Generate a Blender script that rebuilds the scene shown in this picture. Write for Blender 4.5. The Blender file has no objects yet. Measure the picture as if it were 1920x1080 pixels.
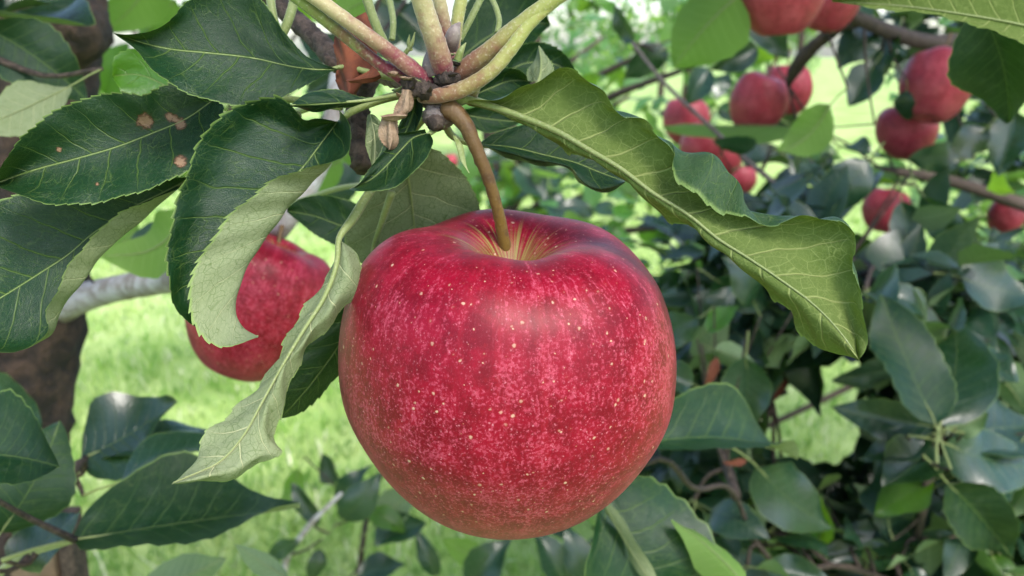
import bpy, math, random
import numpy as np
from mathutils import Vector, Matrix, Quaternion
R = math.radians
rng = np.random.default_rng(7)
random.seed(7)
sc = bpy.context.scene
COL = sc.collection

# ------------------------------------------------------------------ camera
CAM_H, PITCH, FPX = 1.22, R(15.0), 1663.0
cam_d = bpy.data.cameras.new('camera'); cam = bpy.data.objects.new('camera', cam_d); COL.objects.link(cam)
cam.location = (0, 0, CAM_H); cam.rotation_euler = (math.pi/2 - PITCH, 0, 0)
cam_d.sensor_width = 36; cam_d.lens = 36*FPX/1920
cam_d.clip_start = 0.01; cam_d.clip_end = 500
cam_d.dof.use_dof = True; cam_d.dof.focus_distance = 0.204; cam_d.dof.aperture_fstop = 20.0
sc.camera = cam
# ------------------------------------------------------------------ sky, sun, exposure
SUN_EL, SUN_AZ = R(50), R(150)     # azimuth measured from +Y towards +X: behind the camera, to its right
wd = bpy.data.worlds.new('World'); sc.world = wd; wd.use_nodes = True
wn = wd.node_tree; wn.nodes.clear()
sky = wn.nodes.new('ShaderNodeTexSky'); sky.sky_type = 'NISHITA'; sky.sun_disc = False
sky.sun_elevation = SUN_EL; sky.sun_rotation = SUN_AZ; sky.air_density = 1.0; sky.dust_density = 2.0; sky.ozone_density = 1.0
hsv = wn.nodes.new('ShaderNodeHueSaturation'); hsv.inputs['Saturation'].default_value = 1.0
bg = wn.nodes.new('ShaderNodeBackground'); bg.inputs[1].default_value = 0.105
wo = wn.nodes.new('ShaderNodeOutputWorld')
wn.links.new(sky.outputs[0], hsv.inputs['Color']); wn.links.new(hsv.outputs[0], bg.inputs[0]); wn.links.new(bg.outputs[0], wo.inputs[0])
sl = bpy.data.lights.new('sun', 'SUN'); sl.energy = 1.5; sl.angle = R(16); sl.color = (1, 0.96, 0.9)
so = bpy.data.objects.new('sun', sl); COL.objects.link(so)
sdir = Vector((math.sin(SUN_AZ)*math.cos(SUN_EL), math.cos(SUN_AZ)*math.cos(SUN_EL), math.sin(SUN_EL)))
so.rotation_euler = sdir.to_track_quat('Z', 'Y').to_euler()
vs = sc.view_settings; vs.view_transform = 'Standard'; vs.look = 'None'; vs.exposure = 2.1; vs.gamma = 1.0; vs.use_curve_mapping = False
sc.cycles.use_denoising = True
sc.cycles.max_bounces = 8; sc.cycles.transmission_bounces = 6

CX = np.array([1, 0, 0.]); CY = np.array([0, math.sin(PITCH), math.cos(PITCH)]); CZ = np.array([0, math.cos(PITCH), -math.sin(PITCH)])
C0 = np.array([0, 0, CAM_H])
def W(x, y, d):
    """world point seen at pixel (x, y) of the 1920 x 1080 photograph, d metres along the view axis"""
    return C0 + CX*((x-960)/FPX*d) + CY*(-(y-540)/FPX*d) + CZ*d
def Wl(pts, d=None): return np.array([W(*p) if len(p) == 3 else W(p[0], p[1], d) for p in pts])

# ------------------------------------------------------------------ node helper
class NT:
    def __init__(s, name):
        s.m = bpy.data.materials.new(name); s.m.use_nodes = True; s.t = s.m.node_tree; s.t.nodes.clear()
        s.out = s.n('OutputMaterial')
    def n(s, t, **kw):
        nd = s.t.nodes.new('ShaderNode'+t)
        for k, v in kw.items(): setattr(nd, k, v)
        return nd
    def set(s, nd, **kw):
        for k, v in kw.items():
            inp = nd.inputs[k.replace('_', ' ')] if k.replace('_', ' ') in nd.inputs else nd.inputs[int(k[1:])]
            if hasattr(v, 'is_linked'): s.t.links.new(v, inp)
            else:
                if isinstance(v, tuple) and len(v) == 3 and inp.type == 'RGBA': v = (*v, 1)
                inp.default_value = v
        return nd
    def math(s, op, a, b=0.0, c=None, clamp=False):
        nd = s.n('Math', operation=op, use_clamp=clamp)
        for i, v in enumerate((a, b) if c is None else (a, b, c)):
            if hasattr(v, 'is_linked'): s.t.links.new(v, nd.inputs[i])
            else: nd.inputs[i].default_value = v
        return nd.outputs[0]
    def mix(s, f, a, b, mode='MIX'):
        nd = s.n('MixRGB', blend_type=mode); s.set(nd, _0=f, _1=a, _2=b); return nd.outputs[0]
    def noise(s, vec, scale, detail=3, rough=0.55, dist=0.0):
        nd = s.n('TexNoise'); s.set(nd, Scale=scale, Detail=detail, Roughness=rough, Distortion=dist)
        if vec is not None: s.t.links.new(vec, nd.inputs['Vector'])
        return nd.outputs['Fac']
    def voro(s, vec, scale, feature='F1', rand=1.0):
        nd = s.n('TexVoronoi', feature=feature); s.set(nd, Scale=scale, Randomness=rand)
        s.t.links.new(vec, nd.inputs['Vector']); return nd
    def ramp(s, f, lo, hi, a=0.0, b=1.0, smooth=True):
        nd = s.n('MapRange', interpolation_type='SMOOTHSTEP' if smooth else 'LINEAR')
        s.set(nd, _0=f, _1=lo, _2=hi, _3=a, _4=b); return nd.outputs[0]
    def attr(s, name):
        return s.n('Attribute', attribute_name=name)
    def sep(s, v):
        nd = s.n('SeparateXYZ'); s.t.links.new(v, nd.inputs[0]); return nd.outputs
    def comb(s, x, y, z):
        nd = s.n('CombineXYZ'); s.set(nd, _0=x, _1=y, _2=z); return nd.outputs[0]
    def vmul(s, v, k):
        nd = s.n('VectorMath', operation='MULTIPLY'); s.t.links.new(v, nd.inputs[0]); nd.inputs[1].default_value = k; return nd.outputs[0]
    def bump(s, h, strength, dist, normal=None):
        nd = s.n('Bump'); s.set(nd, Strength=strength, Distance=dist, Height=h)
        if normal is not None: s.t.links.new(normal, nd.inputs['Normal'])
        return nd.outputs[0]
    def finish(s, sh): s.t.links.new(sh, s.out.inputs['Surface']); return s.m

def leaf_material(name, up, under, trans, tfac=0.3, fine=True, rough=0.42, vary=0.25, vein=(0.24, 0.34, 0.07), netk=0.4, netc=None, latw=1.0, veink=0.42):
    """two-sided leaf: glossy green above, pale felt below, veins from the leaf's own coordinates (lp: cm along, cm across, 0..1 to margin)"""
    netc = netc or (under[0]*0.5, under[1]*0.58, under[2]*0.4)
    t = NT(name)
    lp = t.attr('lp').outputs['Vector']; x, y, e = t.sep(lp)
    geo = t.n('NewGeometry'); back = geo.outputs['Backfacing']
    oi = t.n('ObjectInfo').outputs['Random']; isl = geo.outputs['Random Per Island']
    rnd = t.math('FRACT', t.math('ADD', oi, isl))
    ay = t.math('ABSOLUTE', y)
    side = t.math('SIGN', y)
    wob = t.noise(t.vmul(lp, (1, 1, 0)), 0.9, 2)
    a0 = t.math('SUBTRACT', x, t.math('MULTIPLY', ay, 0.75))
    a0 = t.math('ADD', a0, t.math('MULTIPLY', t.math('MULTIPLY', ay, ay), 0.10))
    a0 = t.math('ADD', a0, t.math('MULTIPLY', wob, 0.34))
    a0 = t.math('ADD', a0, t.math('MULTIPLY', side, 0.22))
    fr = t.math('FRACT', t.math('MULTIPLY', a0, 1/0.78))
    dv = t.math('MULTIPLY', t.math('ABSOLUTE', t.math('SUBTRACT', fr, 0.5)), 0.78)
    lw = t.ramp(e, 0.0, 0.95, 0.034*latw, 0.014*latw)
    lat = t.math('SUBTRACT', 1.0, t.math('DIVIDE', dv, lw), clamp=True)
    lat = t.math('MULTIPLY', lat, t.ramp(e, 0.6, 0.98, 1, 0.25))
    mid = t.ramp(ay, 0.016, 0.034, 1, 0)
    main = t.math('MAXIMUM', lat, mid)
    if fine:
        wv = t.n('TexNoise'); t.set(wv, Scale=3.0, Detail=2.0); t.t.links.new(lp, wv.inputs['Vector'])
        dis = t.n('VectorMath', operation='MULTIPLY_ADD'); t.t.links.new(wv.outputs['Color'], dis.inputs[0]); dis.inputs[1].default_value = (0.25, 0.25, 0); t.t.links.new(t.comb(t.math('MULTIPLY', a0, 1.25), t.math('MULTIPLY', y, 0.8), 0.0), dis.inputs[2])
        v1 = t.voro(dis.outputs[0], 3.4, 'DISTANCE_TO_EDGE').outputs['Distance']
        v2 = t.voro(dis.outputs[0], 9.5, 'DISTANCE_TO_EDGE').outputs['Distance']
        n1 = t.ramp(v1, 0.0, 0.035, 1, 0); n2 = t.ramp(v2, 0.0, 0.10, 1, 0)
        dis3 = t.n('VectorMath', operation='MULTIPLY_ADD'); t.t.links.new(wv.outputs['Color'], dis3.inputs[0]); dis3.inputs[1].default_value = (0.12, 0.12, 0); t.t.links.new(t.vmul(lp, (1, 1, 0)), dis3.inputs[2])
        v3 = t.voro(dis3.outputs[0], 5.2 if latw == 1 else 3.6, 'DISTANCE_TO_EDGE').outputs['Distance']; v4 = t.voro(dis3.outputs[0], 9.5, 'DISTANCE_TO_EDGE').outputs['Distance']; crk = t.math('MAXIMUM', t.ramp(v3, 0.0, 0.05, 1, 0), t.math('MULTIPLY', t.ramp(v4, 0.0, 0.08, 1, 0), 0.45))
        brk = t.ramp(t.noise(lp, 1.6, 2), 0.35, 0.65)
        net = t.math('MAXIMUM', t.math('MULTIPLY', n1, t.math('MULTIPLY_ADD', brk, 0.42, 0.12)), t.math('MULTIPLY', n2, t.math('MULTIPLY_ADD', brk, 0.16, 0.05)))
    else:
        net = t.math('MULTIPLY', t.noise(lp, 4.0, 2), 0.15); crk = net
    allv = t.math('MAXIMUM', main, net)
    # upper colour
    big = t.noise(lp, 0.5, 3); spk = t.noise(lp, 14.0, 4, 0.7)
    hs = t.n('HueSaturation'); t.set(hs, Color=up, Value=t.math('MULTIPLY_ADD', rnd, vary*2, 1-vary), Hue=t.math('MULTIPLY_ADD', rnd, 0.03, 0.488))
    cu = t.mix(t.ramp(big, 0.3, 0.7, 0, 0.55), hs.outputs[0], (up[0]*0.55, up[1]*0.62, up[2]*0.75))
    cu = t.mix(t.ramp(spk, 0.45, 0.75, 0, 0.35), cu, (up[0]*1.9+0.005, up[1]*1.6, up[2]*1.8))
    dust = t.math('MULTIPLY', t.ramp(t.noise(lp, 1.1, 4, 0.65), 0.5, 0.8), t.ramp(t.noise(lp, 25.0, 3, 0.7), 0.45, 0.7))
    cu = t.mix(t.math('MULTIPLY', dust, 0.30), cu, (0.30, 0.36, 0.30))
    cu = t.mix(t.math('MULTIPLY', allv, veink), cu, vein)
    # under colour
    cd = t.mix(t.ramp(big, 0.3, 0.7, 0, 0.5), under, (under[0]*0.8, under[1]*0.85, under[2]*0.66))
    cd = t.mix(t.ramp(spk, 0.35, 0.7, 0, 0.35), cd, (under[0]*1.35, under[1]*1.3, under[2]*1.35))
    cd = t.mix(t.math('MULTIPLY', t.math('MULTIPLY', crk, t.ramp(t.noise(lp, 2.2, 3), 0.3, 0.6, 0.25, 1)), netk), cd, netc)
    cd = t.mix(t.math('MULTIPLY', main, 0.8), cd, (under[0]*1.7+.13, under[1]*1.5+.13, under[2]*1.5+.07))
    col = t.mix(back, cu, cd)
    col = t.mix(t.math('MULTIPLY', t.ramp(e, 0.972, 0.995), 0.6), col, (0.20, 0.30, 0.08))
    spot = t.attr('spot').outputs['Fac']
    spn = t.math('ADD', spot, t.math('MULTIPLY', t.math('MULTIPLY', t.math('SUBTRACT', t.noise(lp, 7.0, 4, 0.7), 0.5), 0.8), t.ramp(spot, 0.0, 0.3)))
    sp = t.ramp(spn, 0.42, 0.52)
    col = t.mix(t.math('MULTIPLY', t.ramp(spn, 0.30, 0.45), 0.75), col, (0.035, 0.022, 0.008))
    col = t.mix(sp, col, t.mix(t.ramp(t.math('ADD', spn, t.math('MULTIPLY', spk, 0.3)), 0.62, 0.85), (0.085, 0.042, 0.022), (0.24, 0.15, 0.09)))
    h = t.math('SUBTRACT', t.math('ADD', t.math('MULTIPLY', t.noise(lp, 5.0, 3), 0.6), t.math('MULTIPLY', t.noise(lp, 38.0, 2), 0.5 if fine else 0.0)), t.math('ADD', t.math('MULTIPLY', main, t.math('MULTIPLY_ADD', back, -1.6, 0.7)), t.math('MULTIPLY', net, 0.4 if fine else 0.3)))
    nrm = t.bump(h, 0.6, 0.0009 if latw > 1 else (0.0005 if fine else 0.0006))
    p = t.n('BsdfPrincipled'); rg = t.mix(back, (rough,)*3, (0.8,)*3)
    rg = t.math('ADD', t.sep(rg)[0], t.math('MULTIPLY', t.math('SUBTRACT', spk, 0.5), 0.25))
    t.set(p, Base_Color=col, Roughness=rg, Normal=nrm)
    t.set(p, **{'Specular_IOR_Level': t.math('MULTIPLY_ADD', back, -0.18, 0.28 if fine else 0.6)})
    tr = t.n('BsdfTranslucent'); tc = t.mix(t.math('MULTIPLY', allv, 0.4), trans, (trans[0]*0.55, trans[1]*0.6, trans[2]*0.5))
    tc = t.mix(sp, tc, (0.1, 0.04, 0.01))
    t.set(tr, Color=tc, Normal=nrm)
    mx = t.n('MixShader'); t.set(mx, _0=tfac); t.t.links.new(p.outputs[0], mx.inputs[1]); t.t.links.new(tr.outputs[0], mx.inputs[2])
    return t.finish(mx.outputs[0])

def stalk_material(name, c1, c2, c3, fuzz=0.4):
    """stalk: c1 at the foot (lp.x = 0), c2 further along, c3 blotches"""
    t = NT(name); lp = t.attr('lp').outputs['Vector']; x, y, e = t.sep(lp)
    tc = t.n('TexCoord').outputs['Object']
    n1 = t.noise(tc, 260, 4, 0.65); n2 = t.noise(tc, 1400, 3)
    f = t.ramp(t.math('ADD', e, t.math('MULTIPLY', t.math('SUBTRACT', n1, 0.5), 0.9)), 0.08, 0.72)
    col = t.mix(f, c1, c2)
    col = t.mix(t.ramp(n1, 0.5, 0.68, 0, 0.6), col, c3)
    col = t.mix(t.ramp(n2, 0.5, 0.8, 0, fuzz), col, (0.62, 0.58, 0.45))
    p = t.n('BsdfPrincipled'); t.set(p, Base_Color=col, Roughness=0.6, Normal=t.bump(n2, 0.4, 0.0004))
    t.set(p, **{'Sheen_Weight': fuzz*0.5, 'Sheen_Roughness': 0.5})
    return t.finish(p.outputs[0])

def bark_material(name, c1, c2, c3, scale=60, bump=0.002):
    t = NT(name); tc = t.n('TexCoord').outputs['Object']
    n1 = t.noise(tc, scale, 5, 0.65, 0.4); n2 = t.noise(tc, scale*4, 4, 0.6); n3 = t.noise(tc, scale*0.35, 3)
    col = t.mix(t.ramp(n1, 0.38, 0.62), c1, c2); col = t.mix(t.ramp(n3, 0.52, 0.68, 0, 0.8), col, c3)
    col = t.mix(t.ramp(n2, 0.5, 0.75, 0, 0.4), col, (c1[0]*0.4, c1[1]*0.4, c1[2]*0.4))
    p = t.n('BsdfPrincipled'); h = t.math('ADD', n1, t.math('MULTIPLY', n2, 0.4))
    t.set(p, Base_Color=col, Roughness=0.85, Normal=t.bump(h, 0.8, bump)); return t.finish(p.outputs[0])

M = {}
M['leaf'] = leaf_material('leaf_foreground', (0.0035, 0.025, 0.0085), (0.185, 0.22, 0.125), (0.08, 0.20, 0.012), 0.10, True, 0.38, 0.12, vein=(0.17, 0.26, 0.055), netk=0.95)
M['leaf_bg'] = leaf_material('leaf_background', (0.006, 0.029, 0.0155), (0.12, 0.18, 0.09), (0.10, 0.28, 0.015), 0.10, False, 0.29, 0.35, veink=0.22)
M['leaf_lime'] = leaf_material('leaf_backlit', (0.035, 0.11, 0.012), (0.12, 0.21, 0.05), (0.22, 0.44, 0.02), 0.42, False, 0.40, 0.3, veink=0.3)  # backlit leaves: the glow of light through them put into a lime colour
M['leaf_far'] = leaf_material('leaf_far', (0.05, 0.13, 0.04), (0.20, 0.30, 0.14), (0.30, 0.55, 0.07), 0.38, False, 0.42, 0.4)
M['leaf_under'] = leaf_material('leaf_felted', (0.015, 0.055, 0.014), (0.095, 0.135, 0.036), (0.17, 0.28, 0.02), 0.12, True, 0.40, 0.1, (0.3, 0.4, 0.1), 0.6, (0.22, 0.27, 0.095), 1.5)
M['petiole'] = stalk_material('leaf_stalk', (0.15, 0.19, 0.05), (0.18, 0.22, 0.075), (0.15, 0.19, 0.06), 0.22)
M['shoot_red'] = stalk_material('shoot_red', (0.16, 0.016, 0.035), (0.36, 0.31, 0.16), (0.20, 0.07, 0.05))
M['shoot_green'] = stalk_material('shoot_green', (0.17, 0.015, 0.04), (0.17, 0.23, 0.05), (0.22, 0.24, 0.08))
M['shoot_yellow'] = stalk_material('shoot_yellow', (0.18, 0.075, 0.04), (0.27, 0.29, 0.075), (0.25, 0.17, 0.06))
M['stem'] = stalk_material('apple_stalk', (0.15, 0.088, 0.010), (0.10, 0.052, 0.014), (0.055, 0.024, 0.008), 0.06)
M['spur'] = bark_material('spur_wood', (0.09, 0.065, 0.055), (0.20, 0.165, 0.155), (0.07, 0.03, 0.03), 420, 0.0012)
M['twig'] = bark_material('twig_bark', (0.022, 0.014, 0.010), (0.075, 0.052, 0.040), (0.015, 0.010, 0.008), 330, 0.0016)
M['bark'] = bark_material('trunk_bark', (0.012, 0.008, 0.006), (0.055, 0.032, 0.021), (0.012, 0.009, 0.008), 60, 0.008)
M['greybark'] = bark_material('branch_bark', (0.38, 0.37, 0.375), (0.20, 0.17, 0.15), (0.42, 0.41, 0.41), 70, 0.002)
M['stake'] = bark_material('stake_wood', (0.09, 0.06, 0.038), (0.14, 0.095, 0.062), (0.12, 0.07, 0.04), 40, 0.002)
M['dry_red'] = bark_material('dry_leaf_red', (0.095, 0.022, 0.010), (0.17, 0.045, 0.017), (0.10, 0.025, 0.012), 120, 0.0006)
M['dry_tan'] = bark_material('dry_leaf_tan', (0.20, 0.125, 0.075), (0.27, 0.19, 0.125), (0.10, 0.05, 0.03), 260, 0.0012)
M['bud'] = stalk_material('bud_scale', (0.10, 0.06, 0.06), (0.22, 0.18, 0.17), (0.05, 0.03, 0.03), 0.2)

def apple_material(name, pale=0.0):
    t = NT(name); ac = t.attr('ac').outputs['Vector']; sx, sy, sz = t.sep(ac)      # unit ring x, y and arc position from stalk (0) to eye (1)
    obj = t.n('TexCoord').outputs['Object']
    oi = t.n('ObjectInfo').outputs['Random']
    big = t.noise(obj, 38, 3, 0.5)
    warp = t.n('VectorMath', operation='MULTIPLY_ADD')
    nz = t.n('TexNoise'); t.set(nz, Scale=190.0, Detail=4.0); t.t.links.new(obj, nz.inputs['Vector'])
    t.t.links.new(nz.outputs['Color'], warp.inputs[0]); warp.inputs[1].default_value = (0.07, 0.07, 0.05); t.t.links.new(ac, warp.inputs[2])
    st = t.noise(t.vmul(warp.outputs[0], (30, 30, 15)), 1.0, 6, 0.72)          # streaks along the meridians
    st2 = t.noise(t.vmul(warp.outputs[0], (95, 95, 75)), 1.0, 4, 0.7)
    st3 = t.noise(t.vmul(warp.outputs[0], (9, 9, 1.2)), 1.0, 4, 0.65)          # broad uneven stripes
    iso = t.noise(obj, 1250, 4, 0.68); iso2 = t.noise(obj, 2600, 2, 0.7); md = t.noise(obj, 150, 4, 0.65)
    low = t.ramp(sz, 0.25, 0.5)
    spk = t.math('ADD', t.math('MULTIPLY', iso, t.math('MULTIPLY_ADD', low, 0.34, 0.31)), t.math('MULTIPLY', st, t.math('MULTIPLY_ADD', low, -0.28, 0.40)))
    spk = t.math('ADD', spk, t.math('ADD', t.math('MULTIPLY', md, 0.11), t.math('MULTIPLY', st3, 0.10)))
    spk = t.math('ADD', spk, t.math('MULTIPLY', t.math('SUBTRACT', big, 0.5), 0.16))
    f = t.ramp(spk, 0.478, 0.555)
    red = t.mix(t.ramp(md, 0.35, 0.65), (0.13, 0.0006, 0.008), (0.21, 0.001, 0.015))
    red = t.mix(t.ramp(st3, 0.5, 0.7, 0, 0.5), red, (0.25, 0.005, 0.018))
    col = t.mix(t.math('MULTIPLY', f, 0.55), red, (0.42, 0.06, 0.105))
    fine = t.ramp(t.math('ADD', t.math('MULTIPLY', iso2, 0.6), t.math('MULTIPLY', st2, 0.4)), 0.52, 0.64)
    col = t.mix(t.math('MULTIPLY', fine, t.math('MULTIPLY_ADD', f, 0.46, 0.10)), col, (0.50, 0.15, 0.20))
    # stalk basin: yellow-green with red rays
    rays = t.noise(t.vmul(ac, (14, 14, 2.0)), 1.0, 4, 0.65)
    y = t.ramp(t.math('ADD', sz, t.math('MULTIPLY', t.math('SUBTRACT', rays, 0.5), -0.34)), 0.03, 0.125, 1, 0)
    col = t.mix(t.math('MULTIPLY', y, 0.85), col, t.mix(t.ramp(rays, 0.35, 0.65), (0.20, 0.10, 0.04), (0.22, 0.20, 0.055)))
    # pale bloom low on the fruit
    col = t.mix(t.math('MULTIPLY', t.ramp(sz, 0.66, 0.97), t.math('MULTIPLY_ADD', st2, 0.7, -0.24)), col, (0.30, 0.09, 0.19))
    # lenticels
    ob2 = t.n('VectorMath', operation='MULTIPLY_ADD'); nzz = t.n('TexNoise'); t.set(nzz, Scale=1300.0, Detail=2.0); t.t.links.new(obj, nzz.inputs['Vector'])
    t.t.links.new(nzz.outputs['Color'], ob2.inputs[0]); ob2.inputs[1].default_value = (0.0006, 0.0006, 0.0006); t.t.links.new(obj, ob2.inputs[2])
    vo = t.voro(ob2.outputs[0], 430.0); d = vo.outputs['Distance']; keep = t.sep(vo.outputs['Color'])
    siz = t.math('MULTIPLY_ADD', t.math('POWER', keep[1], 2.0), 0.16, 0.07)
    dot = t.math('MULTIPLY', t.ramp(t.math('DIVIDE', d, siz), 0.45, 1.15, 1, 0), t.math('GREATER_THAN', keep[0], 0.12))
    vo2 = t.voro(ob2.outputs[0], 900.0); k2 = t.sep(vo2.outputs['Color']); sz2 = t.math('MULTIPLY_ADD', k2[1], 0.14, 0.10)
    dot2 = t.math('MULTIPLY', t.ramp(t.math('DIVIDE', vo2.outputs['Distance'], sz2), 0.4, 1.2, 1, 0), t.math('GREATER_THAN', k2[0], 0.2))
    col = t.mix(t.math('MULTIPLY', dot2, t.math('MULTIPLY_ADD', low, 0.35, 0.25)), col, (0.50, 0.20, 0.24))
    halo = t.math('MULTIPLY', t.ramp(t.math('DIVIDE', d, siz), 1.0, 2.4, 1, 0), t.math('GREATER_THAN', keep[0], 0.15))
    col = t.mix(t.math('MULTIPLY', halo, 0.35), col, (0.22, 0.004, 0.01))
    col = t.mix(t.math('MULTIPLY', dot, t.math('MULTIPLY_ADD', keep[2], 0.5, 0.4)), col, (0.48, 0.31, 0.22))
    eye = t.ramp(sz, 0.965, 0.985); col = t.mix(eye, col, (0.06, 0.035, 0.02))
    if pale: col = t.mix(t.ramp(big, 0.35, 0.65, pale*0.5, pale), col, (0.36, 0.085, 0.10))
    p = t.n('BsdfPrincipled')
    h = t.math('ADD', t.math('MULTIPLY', st2, 0.3), t.math('MULTIPLY', dot, 0.5))
    t.set(p, Base_Color=col, Roughness=t.math('MULTIPLY_ADD', iso, 0.22, 0.31), Normal=t.bump(h, 0.25, 0.0004))
    t.set(p, **{'Specular_IOR_Level': 0.20, 'Sheen_Weight': 0.02, 'Sheen_Roughness': 0.4})
    return t.finish(p.outputs[0])
M['apple'] = apple_material('apple_skin'); M['apple_pale'] = apple_material('apple_skin_pale', 0.5)

def ground_material():
    t = NT('lawn_soil'); tc = t.n('TexCoord').outputs['Object']
    n = t.noise(tc, 1.5, 5, 0.6); n2 = t.noise(tc, 25, 4, 0.7)
    col = t.mix(t.ramp(n, 0.35, 0.65), (0.20, 0.32, 0.06), (0.34, 0.44, 0.15)); col = t.mix(t.ramp(n2, 0.5, 0.75, 0, 0.5), col, (0.32, 0.38, 0.13))
    p = t.n('BsdfPrincipled'); t.set(p, Base_Color=col, Roughness=0.9, Normal=t.bump(n2, 0.8, 0.02)); return t.finish(p.outputs[0])
M['ground'] = ground_material()
def grass_material():
    t = NT('grass_blade'); g = t.n('NewGeometry'); r = g.outputs['Random Per Island']
    tc = t.n('TexCoord').outputs['Object']; n = t.noise(tc, 3.0, 3)
    n4 = t.noise(tc, 14.0, 3, 0.6); col = t.mix(r, (0.12, 0.28, 0.03), (0.36, 0.48, 0.13)); col = t.mix(t.ramp(n, 0.42, 0.62, 0, 0.7), col, (0.50, 0.55, 0.24)); col = t.mix(t.ramp(n4, 0.48, 0.62, 0, 0.8), col, (0.05, 0.16, 0.012))
    col = t.mix(t.math('GREATER_THAN', r, 0.88), col, (0.60, 0.60, 0.42))
    p = t.n('BsdfPrincipled'); t.set(p, Base_Color=col, Roughness=0.45)
    tr = t.n('BsdfTranslucent'); t.set(tr, Color=t.mix(0.5, col, (0.50, 0.76, 0.16)))
    mx = t.n('MixShader'); t.set(mx, _0=0.4); t.t.links.new(p.outputs[0], mx.inputs[1]); t.t.links.new(tr.outputs[0], mx.inputs[2])
    return t.finish(mx.outputs[0])
M['grass'] = grass_material()

# ------------------------------------------------------------------ mesh helpers
def mesh_np(name, verts, faces, mats, attrs=None, smooth=True, fmat=None):
    me = bpy.data.meshes.new(name)
    me.from_pydata(np.asarray(verts).tolist(), [], [list(map(int, f)) for f in faces])
    for m in (mats if isinstance(mats, (list, tuple)) else [mats]): me.materials.append(m)
    if smooth: me.polygons.foreach_set('use_smooth', np.ones(len(me.polygons), bool))
    if fmat is not None: me.polygons.foreach_set('material_index', np.asarray(fmat, np.int32))
    for k, a in (attrs or {}).items():
        a = np.asarray(a, np.float32)
        if a.ndim == 2: at = me.attributes.new(k, 'FLOAT_VECTOR', 'POINT'); at.data.foreach_set('vector', a.ravel())
        else: at = me.attributes.new(k, 'FLOAT', 'POINT'); at.data.foreach_set('value', a)
    me.update(); return me
def link(name, me, parent=None, mat=None):
    o = bpy.data.objects.new(name, me); COL.objects.link(o)
    if parent is not None: o.parent = parent
    if mat is not None: o.matrix_basis = mat
    return o
def tag(o, label=None, cat=None, group=None, kind=None):
    for k, v in (('label', label), ('category', cat), ('group', group), ('kind', kind)):
        if v: o[k] = v
    return o
def root(name, loc):
    o = bpy.data.objects.new(name, None); COL.objects.link(o); o.location = loc; o.empty_display_size = 0.02; return o
def wloc(o):
    p = np.zeros(3)
    while o is not None: p += np.array(o.location); o = o.parent
    return p
def curve(pts, n, closed=False):
    """smooth curve through pts, n samples evenly along it"""
    P = np.asarray(pts, float)
    if len(P) == 2: return P[0] + (P[1]-P[0])*np.linspace(0, 1, n)[:, None]
    k = np.concatenate([[0], np.cumsum(np.maximum(np.linalg.norm(np.diff(P[:, :3], axis=0), axis=1), 1e-9))])
    T = np.gradient(P, k, axis=0)
    out = []
    for i in range(len(P)-1):
        h = k[i+1]-k[i]; s = np.linspace(0, 1, 14, endpoint=False)[:, None]
        out.append((2*s**3-3*s**2+1)*P[i] + (s**3-2*s**2+s)*h*T[i] + (-2*s**3+3*s**2)*P[i+1] + (s**3-s**2)*h*T[i+1])
    D = np.concatenate(out+[P[-1:]]); L = np.concatenate([[0], np.cumsum(np.linalg.norm(np.diff(D[:, :3], axis=0), axis=1))])
    u = np.linspace(0, L[-1], n)
    return np.stack([np.interp(u, L, D[:, j]) for j in range(D.shape[1])], 1)
def tube(pts, radii, nseg=10, n=None, flat=1.0, lump=0.0, cap=True, seed=0):
    """verts, faces, lp of a tapered tube along a smooth curve"""
    P = np.asarray(pts, float); r = np.asarray(radii, float) if np.ndim(radii) else np.full(len(P), radii)
    if len(r) != len(P): r = np.interp(np.linspace(0, 1, len(P)), np.linspace(0, 1, len(r)), r)
    n = n or max(6, 4*len(P)); Q = curve(np.column_stack([P, r]), n); C, rr = Q[:, :3], Q[:, 3]
    T = np.gradient(C, axis=0); T /= np.linalg.norm(T, axis=1)[:, None]+1e-12
    a = np.array([0, 0, 1.]) if abs(T[0][2]) < 0.9 else np.array([1., 0, 0])
    N = np.cross(T[0], a); N /= np.linalg.norm(N); V = []; lp = []
    g = np.random.default_rng(seed+len(P)*7)
    Ls = np.concatenate([[0], np.cumsum(np.linalg.norm(np.diff(C, axis=0), axis=1))])
    for i in range(n):
        N = N-T[i]*np.dot(N, T[i]); N /= np.linalg.norm(N)+1e-12; B = np.cross(T[i], N)
        th = np.arange(nseg)/nseg*2*np.pi
        rad = rr[i]*(1+(g.normal(0, lump, nseg) if lump else 0))
        V.append(C[i] + np.cos(th)[:, None]*N*np.reshape(rad, (-1, 1)) + np.sin(th)[:, None]*B*np.reshape(rad, (-1, 1))*flat)
        lp.append(np.column_stack([np.full(nseg, Ls[i]*100), np.zeros(nseg), np.full(nseg, i/(n-1))]))
    V = np.concatenate(V); lp = np.concatenate(lp); F = []
    for i in range(n-1):
        for j in range(nseg):
            k = (j+1) % nseg; F.append((i*nseg+j, i*nseg+k, (i+1)*nseg+k, (i+1)*nseg+j))
    if cap:
        F.append(tuple(range(nseg))[::-1]); F.append(tuple((n-1)*nseg+j for j in range(nseg)))
    return V, F, lp
def tube_obj(name, pts, radii, mat, parent, **kw):
    V, F, lp = tube(pts, radii, **kw)
    me = mesh_np(name, V-(wloc(parent) if parent is not None else 0), F, mat, {'lp': lp}); return link(name, me, parent)

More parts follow.
